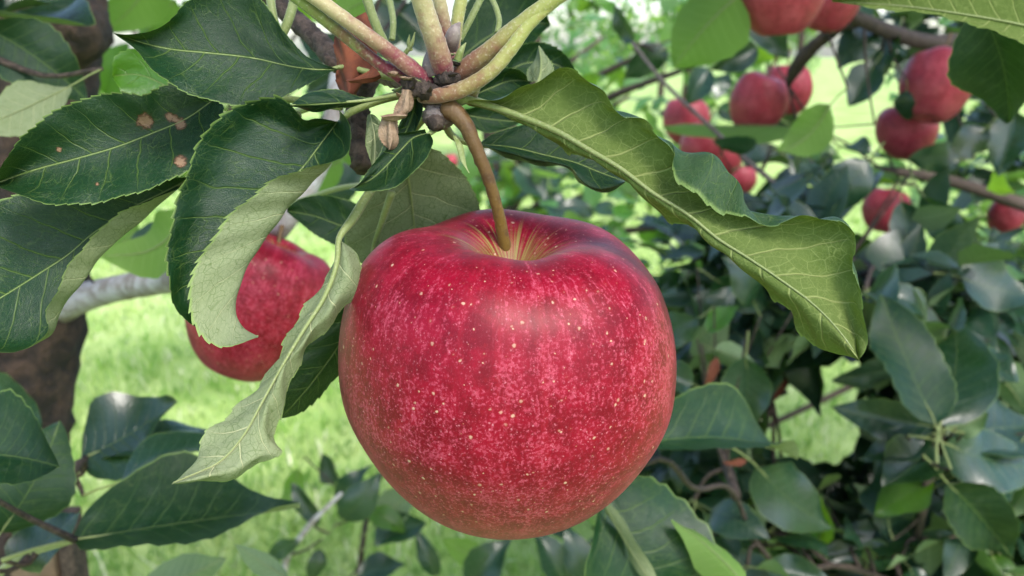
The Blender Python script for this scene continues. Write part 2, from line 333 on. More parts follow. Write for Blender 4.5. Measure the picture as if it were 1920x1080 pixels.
def loft_leaf(parent, rails, mat, up=True, teeth=26, amp=0.0007, nhalf=20, stalk=None, stalk_r=(0.0011, 0.0009), test=(0.5, 0.0), spots=(), name='leaf', rib=True, wav=0.0006, seed=0):
    """a leaf lofted through rails [(v, [(px, py, depth), ...]), ...] from base to tip, v = -1 .. 1 across with the midrib at 0"""
    per = 6; nu = teeth*per+1
    vs_ = np.array([r[0] for r in rails]); Rl = np.stack([curve(Wl(r[1]), nu) for r in rails])     # k, nu, 3
    vv = np.concatenate([np.linspace(-1, 0, nhalf+1), np.linspace(0, 1, nhalf+1)[1:]])
    T = np.gradient(Rl, vs_, axis=0)
    G = np.zeros((len(vv), nu, 3))
    for i, v in enumerate(vv):
        k = min(np.searchsorted(vs_, v, side='right')-1, len(vs_)-2); k = max(k, 0)
        h = vs_[k+1]-vs_[k]; s = (v-vs_[k])/h
        G[i] = (2*s**3-3*s**2+1)*Rl[k] + (s**3-2*s**2+s)*h*T[k] + (-2*s**3+3*s**2)*Rl[k+1] + (s**3-s**2)*h*T[k+1]
    dU = np.gradient(G, axis=1); dV = np.gradient(G, axis=0); Nn = np.cross(dU, dV); Nn /= np.linalg.norm(Nn, axis=2)[..., None]+1e-12
    iv = int(np.argmin(abs(vv-test[1]))); iu = int(test[0]*(nu-1))
    view = C0-G[iv, iu]; facing = np.dot(Nn[iv, iu], view) > 0
    flip = facing != up                                   # after this the + side of the mesh is the leaf's upper side
    if flip: Nn = -Nn
    along = np.concatenate([[0], np.cumsum(np.linalg.norm(np.diff(G[nhalf], axis=0), axis=1))])
    # puckered blade: gentle swell between side veins, fading to the margin, plus wavy margin
    g = np.random.default_rng(seed+11); ph = g.uniform(0, 6, 4)
    uu = np.linspace(0, 1, nu); env = np.sin(np.pi*uu)**0.5
    for i, v in enumerate(vv):
        a0 = along*100-abs(v)*1.1
        G[i] += (Nn[i].T*(wav*env*(np.sin(a0*2*np.pi/0.95+ph[0]*(v > 0))*abs(v)*0.5 + abs(v)**2*np.sin(along*100*2.1+ph[1]+v*2)*0.9))).T
    # toothed margin
    fr = (np.arange(nu) % per)/per; tooth = fr*amp*np.clip(np.sin(np.pi*np.clip(uu, 0, 1))*2.2, 0, 1)
    tooth = tooth*(0.65+0.7*np.interp(np.arange(nu), np.arange(0, nu+per, per), g.uniform(0, 1, teeth+2)[:len(np.arange(0, nu+per, per))]))
    for row, inner in ((0, 1), (-1, -2)):
        d = G[row]-G[inner]; d /= np.linalg.norm(d, axis=1)[:, None]+1e-9
        tg = np.gradient(G[row], axis=0); tg /= np.linalg.norm(tg, axis=1)[:, None]+1e-9
        G[row] += (d+0.7*tg)*tooth[:, None]
    lat = np.concatenate([[0], []]); across = np.zeros((len(vv), nu))
    seg = np.linalg.norm(np.diff(G, axis=0), axis=2); cum = np.concatenate([np.zeros((1, nu)), np.cumsum(seg, axis=0)]); across = cum-cum[nhalf]
    off = g.uniform(0, 50)
    lp = np.stack([np.broadcast_to(along*100, (len(vv), nu))+off, across*100, np.broadcast_to(abs(vv)[:, None], (len(vv), nu))], 2)
    sp = np.zeros((len(vv), nu))
    for (px, py, d, rad) in spots:
        c = W(px, py, d); ray = c-C0; ray /= np.linalg.norm(ray)
        rel = G-C0; perp = np.linalg.norm(rel-(rel@ray)[..., None]*ray, axis=2)/(np.linalg.norm(rel, axis=2))*FPX
        sp = np.maximum(sp, np.clip(1-perp/rad*0.5, 0, 1))
    idx = np.arange(len(vv)*nu).reshape(len(vv), nu)
    a, b, c, d = idx[:-1, :-1], idx[:-1, 1:], idx[1:, 1:], idx[1:, :-1]
    F = np.stack([a, b, c, d] if not flip else [a, d, c, b], -1).reshape(-1, 4)
    o0 = wloc(parent)
    me = mesh_np(name, G.reshape(-1, 3)-o0, F, mat, {'lp': lp.reshape(-1, 3), 'spot': sp.ravel()})
    o = link(name, me, parent)
    if rib:
        mid = G[nhalf][::5].copy()
        if stalk is not None: S = Wl(stalk); mid = np.concatenate([S[:-1], mid]); ns = len(S)-1
        else: ns = 0
        r0, r1 = stalk_r; rr = np.concatenate([np.linspace(r0, r1, ns), 0.00015+(r1*.62-0.00015)*np.linspace(1, 0, len(mid)-ns)**1.5])
        mid[ns:] -= Nn[nhalf][::5]*(rr[ns:, None]*0.92)
        V, Ff, l2 = tube(mid, rr, nseg=8, n=len(mid)*2)
        link('midrib', mesh_np('midrib', V-o0, Ff, M['petiole'], {'lp': l2}), o)
    return o

# ------------------------------------------------------------------ ground and lawn
gp = [(-120, -60, 0), (120, -60, 0), (120, 160, 0), (-120, 160, 0)]
gr = link('lawn', mesh_np('lawn', gp, [(0, 1, 2, 3)], M['ground'], smooth=False)); tag(gr, 'bright green lawn under the apple trees', kind='structure')
def grass():
    n = 64000; V = []; g = np.random.default_rng(3)
    d = 0.9+8.5*g.random(n)**1.6; az = (g.random(n)-0.5)*1.75
    x = d*np.sin(az); y = d*np.cos(az)
    h = g.uniform(0.03, 0.085, n)*(0.7+0.6*(np.sin(x*3.1+1)*np.sin(y*2.7) > 0)); w = g.uniform(0.0016, 0.0036, n)*(1+d*0.14)
    yaw = g.uniform(0, 2*np.pi, n); lean = g.uniform(0.2, 1.1, n)*h; la = g.uniform(0, 2*np.pi, n)
    wx, wy = np.cos(yaw)*w, np.sin(yaw)*w; lx, ly = np.cos(la)*lean, np.sin(la)*lean
    P = np.stack([np.stack([x-wx, y-wy, 0*x-0.002], 1), np.stack([x+wx, y+wy, 0*x-0.002], 1),
                  np.stack([x+lx*.35-wx*.8, y+ly*.35-wy*.8, h*.6], 1), np.stack([x+lx*.35+wx*.8, y+ly*.35+wy*.8, h*.6], 1),
                  np.stack([x+lx, y+ly, h*0.9], 1)], 1).reshape(-1, 3)
    b = np.arange(n)*5
    me = bpy.data.meshes.new('grass'); me.vertices.add(n*5); me.vertices.foreach_set('co', P.astype(np.float32).ravel())
    lo = np.stack([b, b+1, b+3, b+2, b+2, b+3, b+4], 1).ravel().astype(np.int32)
    me.loops.add(len(lo)); me.loops.foreach_set('vertex_index', lo)
    st = np.stack([np.arange(n)*7, np.arange(n)*7+4], 1).ravel().astype(np.int32)
    me.polygons.add(n*2); me.polygons.foreach_set('loop_start', st)
    me.materials.append(M['grass']); me.update(calc_edges=True); me.validate()
    tag(link('grass', me), 'short bright grass blades covering the lawn', 'grass', kind='stuff')
grass()

# ------------------------------------------------------------------ apples
def apple_mesh(name, prof, nphi=144, ns=120, lobes=(), skew=(0, 0)):
    """lathe of a profile [(r, z)] from stalk basin to eye, with gentle lobes; unit radius"""
    Q = curve(np.array([(r, z, 0) for r, z in prof]), ns); V = []; A = []
    ph = np.arange(nphi)/nphi*2*np.pi
    for i in range(ns):
        r, z = Q[i, 0], Q[i, 1]; s = i/(ns-1)
        k = np.ones(nphi); dz = np.zeros(nphi)
        for (m, p0, a_r, a_z) in lobes:
            k += a_r*np.cos(m*(ph-p0)); dz += a_z*np.cos(m*(ph-p0))*min(1, abs(r)*1.3)*(1-s)
        V.append(np.stack([r*k*np.cos(ph)+skew[0]*z, r*k*np.sin(ph)+skew[1]*z, z+dz], 1)); A.append(np.stack([np.cos(ph), np.sin(ph), np.full(nphi, s)], 1))
    V = np.concatenate(V); A = np.concatenate(A)
    F = [(i*nphi+j, (i+1)*nphi+j, (i+1)*nphi+(j+1) % nphi, i*nphi+(j+1) % nphi) for i in range(ns-1) for j in range(nphi)]
    return V, F, A
PROF = [(0.004, 0.44), (0.06, 0.475), (0.13, 0.55), (0.22, 0.635), (0.34, 0.695), (0.475, 0.712), (0.655, 0.675), (0.83, 0.535), (0.945, 0.29), (1.0, -0.03),
        (0.985, -0.29), (0.89, -0.54), (0.75, -0.775), (0.575, -0.96), (0.41, -1.06), (0.28, -1.07), (0.16, -1.00), (0.07, -0.92), (0.004, -0.90)]
LOB = ((2, 0.5, 0.012, 0.01), (3, 1.1, 0.016, 0.02), (5, 0.3, 0.010, 0.022), (1, 0.2, 0.0, -0.035))
def make_apple(centre, rad, label, group=None, tilt=(0, 0), spin=0, hi=True, stalk=None, flat=1.0, skin='apple'):
    V, F, A = apple_mesh('apple', PROF, *((160, 130) if hi else (48, 44)), lobes=LOB)
    q = Matrix.Rotation(R(tilt[0]), 3, 'X') @ Matrix.Rotation(R(tilt[1]), 3, 'Y') @ Matrix.Rotation(R(spin), 3, 'Z')
    V = (V*np.array([1, 1, flat])*rad) @ np.array(q).T
    o = link('apple', mesh_np('apple', V, F, M[skin], {'ac': A}), None, Matrix.Translation(centre))
    tag(o, label, 'apple', group)
    if stalk is None:
        up = np.array(q) @ np.array([0, 0, 1.]); b = np.array(centre)+up*rad*0.34*flat
        stalk = [b, b+up*rad*0.5, b+up*rad*1.0+np.array([0.004, 0.003, 0.004])]
        rr = [rad*0.035, rad*0.03, rad*0.045]
    else: stalk, rr = stalk
    V, F, l = tube(stalk, rr, nseg=14, lump=0.045, n=44)
    link('stalk', mesh_np('stalk', V-np.array(centre), F, M['stem'], {'lp': l}), o)
    return o
AD = 0.232
AC = W(957, 655, AD)
stk = Wl([(838, 204, 0.2165), (852, 210, 0.2155), (872, 234, 0.2155), (894, 282, 0.217), (914, 330, 0.2195), (930, 382, 0.223), (942, 436, 0.2275), (953, 514, 0.2345)])
make_apple(AC, 0.0433, 'largest ripe red apple with cream flecks hanging sharp in front', 'apples on the trees', tilt=(6.5, 1.5), spin=20,
           stalk=(stk[::-1], [0.0017, 0.00155, 0.0015, 0.00155, 0.0017, 0.0020, 0.0024, 0.0028]))

# ------------------------------------------------------------------ foreground fruiting twig
node = W(805, 175, 0.219)
FT = root('fruiting_twig', node); tag(FT, 'fruiting twig above the large apple with dark leaves and red and green shoots', 'twig')
def dp(pts, d0, d1=None):
    """give pixel pairs a depth running from d0 at the base to d1 at the tip"""
    d1 = d0 if d1 is None else d1; n = len(pts)
    return [(p[0], p[1], p[2] if len(p) > 2 else d0+(d1-d0)*i/(n-1)) for i, p in enumerate(pts)]
L = loft_leaf
# upper-left dark leaf with pointed tip
L(FT, [(-1, dp([(634, 130), (575, 106), (538, 66), (500, 12), (462, -28), (410, -34), (360, 2), (322, 34), (283, 58), (245, 62), (213, 62)], .224, .198)),
       (-.5, dp([(634, 130), (575, 114), (525, 88), (480, 55), (440, 34), (395, 32), (350, 42), (310, 58), (270, 70), (240, 68), (213, 62)], .224, .201)),
       (0, dp([(634, 130), (590, 130), (555, 126), (470, 108), (380, 98), (320, 92), (265, 80), (213, 62)], .225, .203)),
       (1, dp([(634, 131), (600, 146), (560, 166), (510, 187), (450, 197), (385, 188), (335, 166), (300, 140), (262, 98), (213, 62)], .223, .196))],
  M['leaf'], True, teeth=24, amp=.0004, stalk=[(760, 150, .222), (700, 138, .226), (634, 130, .225)], seed=1)
# left leaf with brown spots
L(FT, [(-1, dp([(404, 182), (375, 171), (325, 157), (292, 168), (272, 179), (235, 174), (195, 177), (150, 190), (110, 207), (70, 235), (35, 265), (8, 297), (-10, 340)], .228, .207)),
       (0, dp([(404, 184), (350, 222), (285, 250), (220, 275), (145, 297), (60, 320), (0, 341), (-12, 345)], .229, .214)),
       (1, dp([(406, 186), (420, 200), (402, 255), (368, 303), (335, 326), (290, 350), (230, 371), (160, 381), (90, 378), (40, 366), (-12, 347)], .227, .206))],
  M['leaf'], True, teeth=26, amp=.0007, spots=[(272, 227, .22, 12), (338, 303, .22, 9), (338, 232, .22, 9), (318, 219, .22, 7), (328, 222, .22, 6), (110, 280, .22, 4), (182, 345, .22, 3)], seed=2,
  stalk=[(640, 200, .228), (520, 185, .236), (404, 184, .229)])
# lower-left leaf with rolled edge
L(FT, [(-1, dp([(352, 332), (250, 340), (150, 350), (60, 360), (-20, 390), (-80, 470), (-115, 600)], .236, .222)),
       (0, dp([(354, 336), (305, 361), (250, 388), (210, 413), (171, 440), (128, 477), (78, 510), (0, 559), (-60, 595), (-115, 622)], .237, .222)),
       (.62, dp([(356, 340), (318, 366), (282, 398), (235, 440), (199, 470), (165, 513), (134, 553), (111, 590), (97, 628), (60, 646), (0, 652), (-60, 645), (-115, 625)], .236, .214)),
       (1, dp([(350, 346), (285, 374), (226, 403), (188, 432), (160, 462), (131, 488), (115, 525), (103, 552), (92, 583), (91, 622), (60, 651), (0, 657), (-60, 648), (-115, 627)], .230, .206))],
  M['leaf'], True, teeth=26, amp=.0006, test=(.5, -.4), seed=3, stalk=[(560, 215, .230), (450, 280, .243), (354, 336, .237)])
# big dark leaf whose right margin rolls over to a pale hook
L(FT, [(-1, dp([(632, 228), (595, 222), (570, 226), (550, 208), (525, 186), (490, 187), (455, 198), (425, 211), (400, 230), (372, 270), (354, 320), (340, 365), (328, 410), (318, 455), (314, 518), (321, 565), (345, 598), (385, 626), (430, 641), (484, 633)], .216, .200)),
       (-.45, dp([(633, 227), (600, 238), (570, 250), (540, 240), (505, 232), (470, 255), (440, 300), (410, 350), (390, 400), (370, 460), (355, 520), (352, 570), (372, 610), (425, 635), (484, 632)], .222, .206)),
       (0, dp([(635, 225), (605, 265), (575, 305), (520, 365), (470, 430), (430, 500), (402, 560), (405, 605), (435, 629), (484, 631)], .220, .208)),
       (.58, dp([(637, 222), (641, 240), (640, 270), (628, 298), (590, 336), (543, 380), (508, 428), (473, 475), (449, 525), (441, 564), (442, 594), (456, 614), (484, 631)], .216, .201)),
       (1, dp([(636, 206), (652, 225), (661, 258), (653, 286), (618, 303), (570, 315), (525, 329), (478, 368), (447, 392), (412, 434), (373, 490), (357, 529), (357, 572), (365, 607), (385, 634), (412, 646), (440, 646), (484, 632)], .209, .193))],
  M['leaf'], True, teeth=30, amp=.0009, test=(.5, -.5), seed=4, nhalf=26, stalk=[(760, 175, .219), (700, 192, .219), (655, 212, .219), (635, 225, .220)])
# pale hanging leaf seen from below
L(FT, [(-1, dp([(640, 452), (622, 495), (590, 560), (555, 610), (515, 668), (470, 740), (430, 785), (392, 808), (375, 830), (362, 865), (321, 908)], .219, .196)),
       (0, dp([(640, 452), (633, 500), (610, 560), (572, 620), (530, 690), (490, 760), (455, 820), (410, 868), (366, 889), (321, 908)], .215, .190)),
       (.7, dp([(640, 452), (655, 480), (660, 515), (650, 548), (625, 585), (585, 630), (545, 675), (525, 720), (510, 770), (498, 820), (500, 850), (460, 872), (420, 889), (390, 895), (321, 908)], .215, .190)),
       (1, dp([(640, 452), (667, 480), (681, 515), (674, 550), (647, 585), (602, 625), (563, 660), (549, 690), (541, 730), (529, 780), (523, 820), (531, 846), (490, 866), (440, 890), (400, 898), (321, 908)], .219, .194))],
  M['leaf'], False, teeth=26, amp=.0006, seed=5, wav=.0011, stalk=[(712, 335, .226), (690, 365, .222), (662, 410, .218), (640, 452, .215)], stalk_r=(.0011, .0012), test=(.4, .3))
# shaded leaf between the pale leaf and the apple
L(FT, [(-1, dp([(700, 470), (672, 520), (640, 575), (590, 635), (552, 672), (535, 720), (528, 782)], .250, .240)),
       (0, dp([(702, 472), (690, 540), (660, 610), (620, 670), (575, 730), (528, 783)], .256, .244)),
       (1, dp([(704, 474), (735, 540), (725, 620), (690, 668), (645, 700), (600, 742), (565, 772), (528, 784)], .268, .246))],
  M['leaf'], True, teeth=22, amp=.0009, seed=6, stalk=[(735, 360, .240), (715, 420, .246), (702, 472, .256)])
# small curled leaf at the node
L(FT, [(-1, dp([(797, 242), (768, 247), (730, 258), (714, 288), (697, 314), (677, 340), (655, 354)], .213, .210)),
       (0, dp([(800, 250), (778, 257), (750, 283), (725, 310), (695, 337), (655, 354)], .214, .212)),
       (1, dp([(806, 250), (813, 262), (806, 285), (797, 303), (776, 328), (745, 347), (707, 357), (655, 355)], .209, .206))],
  M['leaf'], True, teeth=16, amp=.0002, seed=7, stalk=[(830, 235, .218), (815, 243, .215), (800, 250, .214)], stalk_r=(.0008, .0008))
# narrow felted leaf beside it, seen from below
L(FT, [(-1, dp([(690, 215), (688, 250), (692, 290), (697, 318)], .221, .216)), (0, dp([(694, 214), (702, 250), (703, 290), (698, 320)], .219, .215)),
       (1, dp([(698, 214), (718, 240), (717, 280), (700, 321)], .217, .214))], M['leaf'], False, teeth=10, amp=.0001, seed=8, rib=False)
# dark strap leaf behind the dry bits
L(FT, [(-1, dp([(776, 160), (765, 200), (745, 240), (728, 285)], .221, .219)), (0, dp([(780, 160), (776, 205), (762, 245), (735, 285)], .223, .220)),
       (1, dp([(784, 160), (790, 205), (784, 245), (745, 285)], .220, .218))], M['leaf'], True, teeth=12, amp=.0001, seed=9, rib=False)
# leaf behind the apple's left shoulder, pale underneath
L(FT, [(-1, dp([(752, 284), (702, 335), (665, 400), (647, 447), (660, 478), (702, 508), (765, 535)], .240, .268)),
       (0, dp([(756, 282), (766, 335), (773, 385), (777, 430), (772, 500), (768, 535)], .244, .272)),
       (1, dp([(760, 282), (812, 281), (852, 310), (880, 345), (898, 386), (890, 435), (850, 490), (772, 536)], .240, .272))],
  M['leaf'], False, teeth=24, amp=.0004, seed=10, stalk=[(800, 215, .228), (772, 250, .236), (756, 282, .244)])
# long leaf to the right seen from below, upper margin rolled forward
L(FT, [(-1, dp([(878, 196), (944, 216), (1000, 237), (1050, 260), (1100, 290), (1163, 328), (1226, 374), (1288, 414), (1340, 449), (1395, 491), (1450, 538), (1484, 580), (1501, 622), (1527, 657), (1561, 663), (1610, 675)], .222, .190)),
       (0, dp([(878, 193), (944, 211), (1000, 230), (1050, 251), (1100, 280), (1163, 317), (1226, 364), (1288, 402), (1351, 452), (1399, 482), (1463, 525), (1527, 573), (1572, 620), (1610, 674)], .216, .182)),
       (.45, dp([(878, 192), (942, 196), (1000, 193), (1050, 198), (1100, 214), (1150, 250), (1205, 292), (1265, 338), (1320, 368), (1400, 400), (1470, 440), (1530, 490), (1575, 550), (1600, 620), (1610, 673)], .219, .186)),
       (.8, dp([(878, 191), (938, 182), (1000, 158), (1031, 148), (1080, 152), (1112, 174), (1140, 198), (1168, 208), (1198, 222), (1224, 242), (1244, 265), (1290, 288), (1351, 313), (1381, 338), (1400, 378), (1455, 402), (1515, 411), (1562, 416), (1584, 450), (1603, 510), (1613, 580), (1614, 640), (1610, 673)], .215, .184)),
       (1, dp([(878, 190), (936, 178), (1000, 152), (1031, 142), (1080, 145), (1114, 166), (1143, 192), (1172, 202), (1204, 215), (1230, 235), (1250, 268), (1252, 306), (1272, 347), (1319, 376), (1382, 395), (1450, 411), (1515, 417), (1568, 421), (1598, 466), (1613, 528), (1626, 592), (1620, 656), (1610, 674)], .211, .182))],
  M['leaf_under'], False, teeth=34, amp=.0008, nhalf=26, seed=11, wav=.0018, stalk=[(845, 182, .219), (860, 188, .217), (878, 193, .216)], stalk_r=(.0014, .0015), test=(.4, .3))
# shiny leaf below it
L(FT, [(-1, dp([(898, 269), (935, 248), (985, 233), (1050, 245), (1110, 275), (1150, 305), (1172, 338)], .240, .232)),
       (0, dp([(898, 270), (960, 276), (1020, 290), (1080, 305), (1130, 325), (1172, 340)], .238, .230)),
       (.75, dp([(898, 271), (955, 289), (1020, 305), (1072, 319), (1086, 340), (1112, 354), (1150, 352), (1172, 341)], .234, .226)),
       (1, dp([(898, 272), (955, 294), (1020, 311), (1070, 324), (1084, 343), (1112, 357), (1150, 355), (1172, 342)], .238, .229))],
  M['leaf'], True, teeth=20, amp=.0004, seed=12, stalk=[(830, 225, .226), (860, 262, .238), (898, 270, .238)], test=(.5, .3))
# edge-on leaf left of the node
L(FT, [(-1, dp([(738, 182), (690, 187), (655, 176), (620, 167), (580, 171), (545, 196)], .216, .206)), (0, dp([(738, 183), (690, 190), (640, 193), (590, 196), (545, 198)], .215, .204)),
       (1, dp([(738, 184), (690, 193), (640, 199), (590, 206), (545, 200)], .218, .210))], M['leaf'], True, teeth=16, amp=.0002, seed=13, stalk=[(790, 175, .217), (765, 180, .216), (738, 183, .215)], test=(.5, -.5))
# leaves behind the node, upper right
L(FT, [(-1, dp([(885, 178), (905, 150), (940, 128), (975, 130), (995, 150)], .262)), (0, dp([(885, 180), (920, 165), (955, 152), (995, 152)], .266)), (1, dp([(885, 182), (915, 192), (950, 190), (995, 154)], .262))],
  M['leaf'], True, teeth=16, amp=.0006, seed=14, stalk=[(850, 185, .225), (885, 180, .266)])
L(FT, [(-1, dp([(930, 150), (950, 100), (995, 80), (1045, 92), (1082, 138)], .30)), (0, dp([(930, 152), (980, 120), (1030, 118), (1082, 140)], .304)), (1, dp([(930, 154), (990, 150), (1040, 150), (1082, 142)], .30))],
  M['leaf'], True, teeth=18, amp=.0007, seed=15, stalk=[(840, 165, .225), (890, 165, .27), (930, 152, .304)])
L(FT, [(-1, dp([(990, 152), (988, 130), (1002, 108), (1010, 85)], .255)), (0, dp([(1010, 152), (1014, 130), (1014, 110), (1010, 85)], .252)), (1, dp([(1034, 152), (1035, 135), (1026, 110), (1010, 85)], .255))],
  M['leaf'], False, teeth=12, amp=.0005, seed=16, stalk=[(870, 185, .225), (960, 185, .25), (1010, 152, .252)])
L(FT, [(-1, dp([(858, 110), (850, 60), (880, 0), (940, -40), (1000, -20), (1030, 40)], .33)), (0, dp([(860, 112), (910, 72), (970, 45), (1032, 44)], .335)), (1, dp([(862, 114), (920, 108), (985, 92), (1032, 48)], .33))],
  M['leaf'], True, teeth=18, amp=.0006, seed=17, stalk=[(830, 160, .23), (860, 112, .335)])
L(FT, [(-1, dp([(870, 205), (915, 195), (955, 205), (975, 225)], .29)), (0, dp([(870, 215), (910, 222), (945, 226), (975, 228)], .292)), (1, dp([(872, 222), (900, 245), (945, 245), (975, 230)], .29))],
  M['leaf'], True, teeth=14, amp=.0004, seed=18, stalk=[(840, 200, .225), (870, 214, .292)])
# broad leaf behind the upper-left leaf, light through it
L(FT, [(-1, dp([(400, 200), (340, 130), (300, 98), (245, 93), (213, 112), (210, 140)], .27)), (0, dp([(400, 205), (320, 165), (260, 140), (211, 142)], .273)), (1, dp([(400, 210), (320, 205), (250, 195), (212, 145)], .27))],
  M['leaf_lime'], True, teeth=18, amp=.0006, seed=19, stalk=[(640, 180, .24), (500, 215, .27), (400, 205, .273)])
# dark leaf behind, over the second apple
L(FT, [(-1, dp([(700, 400), (650, 375), (600, 366), (560, 375), (538, 392)], .31)), (0, dp([(700, 425), (650, 425), (590, 405), (538, 395)], .312)), (1, dp([(690, 470), (640, 462), (580, 432), (538, 398)], .31))],
  M['leaf'], True, teeth=14, amp=.0003, seed=20, stalk=[(730, 330, .25), (720, 390, .29), (700, 425, .312)])
tube_obj('petiole', Wl([(720, 345, .30), (640, 352, .33), (560, 378, .36), (500, 395, .39)]), [.0012, .001, .0012, .0016], M['petiole'], FT)
# shoots rising from the node
def shoot(pts, r, mat, name='shoot', **kw): return tube_obj(name, Wl(pts), np.array(r), M[mat], FT, n=48, nseg=16, lump=kw.pop('lump', .028), **kw)
shoot([(775, 168, .220), (752, 146, .216), (715, 122, .213), (640, 62, .208), (545, -12, .202), (440, -85, .198)], [.0018, .0016, .00145, .0014, .0014, .0015], 'shoot_green')
shoot([(805, 165, .219), (782, 138, .214), (745, 108, .211), (680, 60, .206), (590, -5, .201), (490, -75, .197)], [.0024, .0021, .0019, .0017, .0017, .0018], 'shoot_red')
shoot([(835, 150, .219), (828, 118, .213), (815, 75, .209), (795, 15, .205), (775, -50, .200)], [.0021, .0026, .0025, .0024, .0024], 'shoot_red')
shoot([(842, 110, .222), (835, 60, .219), (825, 10, .216), (812, -50, .213)], [.0015, .0017, .0018, .0018], 'shoot_red')
shoot([(850, 110, .226), (856, 50, .226), (868, -20, .226)], [.0014, .0016, .0016], 'shoot_yellow')
shoot([(845, 150, .220), (875, 128, .217), (915, 98, .214), (965, 55, .211), (1020, 12, .208), (1090, -35, .205)], [.0018, .0024, .0023, .0021, .0019, .0018], 'shoot_yellow')
shoot([(790, 182, .217), (820, 180, .2135), (865, 168, .212), (915, 138, .2105), (955, 95, .210), (990, 48, .209), (1050, -5, .207)], [.0015, .0018, .0019, .0018, .0017, .0015, .0012], 'shoot_yellow')
shoot([(738, 112, .224), (715, 70, .222), (695, 20, .220), (680, -30, .218)], [.0012, .0012, .0012, .0013], 'petiole')
shoot([(862, 75, .232), (880, 40, .232), (905, -10, .232)], [.0008, .0009, .0009], 'petiole', name='petiole')
shoot([(932, 62, .216), (936, 40, .217), (930, 15, .218), (915, -15, .220)], [.0007, .0007, .0007, .0007], 'petiole', name='petiole')
shoot([(735, 75, .25), (737, 40, .25), (728, -10, .25)], [.0009, .0009, .0010], 'petiole', name='petiole')
shoot([(520, 60, .225), (512, 30, .226), (505, -20, .227)], [.0011, .0011, .0012], 'petiole', name='petiole')
shoot([(525, 75, .224), (540, 40, .224), (556, -15, .224)], [.0011, .0012, .0012], 'petiole', name='petiole')
shoot([(880, 190, .222), (893, 160, .218), (905, 135, .216)], [.0016, .0012, .0006], 'shoot_yellow', name='stipule')
shoot([(770, 95, .222), (766, 80, .221), (768, 65, .220)], [.0006, .0005, .0001], 'petiole', name='stipule')
shoot([(760, 100, .222), (772, 82, .221), (778, 60, .220)], [.0006, .0005, .0001], 'petiole', name='stipule')
shoot([(858, 112, .214), (866, 92, .213), (874, 80, .213)], [.001, .0007, .0001], 'petiole', name='stipule')
shoot([(852, 255, .216), (862, 275, .214), (868, 300, .214), (876, 318, .213), (880, 325, .213)], [.0004, .0009, .0007, .0002, .0001], 'petiole', name='stipule', flat=0.4)
gk = np.random.default_rng(9)
for k in range(22):     # dry scales, old stipules and hairs round the joint
    x0, y0 = gk.uniform(735, 880), gk.uniform(95, 190); a = gk.uniform(0, 6.28); ln_ = gk.uniform(10, 28); dd = gk.uniform(.2095, .216)
    shoot([(x0, y0, dd+.003), (x0+math.cos(a)*ln_*.5, y0-abs(math.sin(a))*ln_*.5+gk.uniform(-4, 4), dd), (x0+math.cos(a)*ln_, y0-abs(math.sin(a))*ln_*.8, dd-.002)], [gk.uniform(.0005, .0011), gk.uniform(.0005, .0009), .0001],
          ['twig', 'dry_tan', 'twig', 'petiole'][k % 4], name='bud_scale', flat=0.45, lump=.1)
# wood of the spur
tube_obj('spur_wood', Wl([(850, 205, .222), (843, 201, .222), (836, 197, .222), (828, 192, .222), (818, 184, .222), (806, 174, .223), (795, 165, .223), (778, 157, .225), (760, 150, .228), (725, 138, .235)]),
         [.0028, .0035, .0031, .0040, .0033, .0039, .0033, .0036, .0029, .0030], M['spur'], FT, n=80, nseg=20, lump=0.07)
tube_obj('spur_wood', Wl([(750, 146, .230), (700, 130, .240), (640, 118, .252), (590, 70, .262), (530, 15, .270), (470, -50, .275)]), [.0028, .0030, .0034, .0030, .0030, .0032], M['twig'], FT, n=60, nseg=16, lump=0.06)
tube_obj('spur_wood', Wl([(835, 175, .222), (832, 188, .220), (829, 197, .2195), (825, 207, .219), (821, 220, .2185), (818, 234, .218)]), [.0040, .0036, .0042, .0035, .0040, .0030], M['spur'], FT, n=40, nseg=18, lump=0.06)
tube_obj('bark_scale', Wl([(752, 146, .2165), (768, 156, .2145), (786, 166, .2135), (806, 172, .2140), (822, 168, .2150)]), [.0010, .0019, .0024, .0021, .0012], M['twig'], FT, n=26, nseg=14, lump=0.14)
tube_obj('bark_scale', Wl([(818, 150, .2150), (840, 148, .2135), (862, 146, .2145)]), [.0012, .0019, .0010], M['twig'], FT, n=18, nseg=14, lump=0.14)
tube_obj('scar', Wl([(818, 228, .2165), (815, 236, .2135), (814, 238, .2145)]), [.0020, .0017, .0008], M['twig'], FT, n=8, nseg=14, lump=0.08)
tube_obj('spur_stub', Wl([(690, 140, .250), (672, 200, .252), (676, 260, .250), (682, 318, .246)]), [.0036, .0032, .0036, .0030], M['twig'], FT, n=30, nseg=14, lump=0.09)
tube_obj('bark_scale', Wl([(640, 128, .246), (622, 118, .243), (608, 100, .243)]), [.0022, .0016, .0004], M['twig'], FT, lump=.1)
tube_obj('bud', Wl([(846, 92, .216), (848, 72, .214), (854, 55, .213), (863, 42, .213)]), [.0016, .0019, .0014, .0002], M['bud'], FT, n=24, nseg=12)
tube_obj('bud', Wl([(812, 140, .216), (806, 120, .215), (803, 95, .215)]), [.0024, .0020, .0004], M['bud'], FT, n=20, nseg=12)
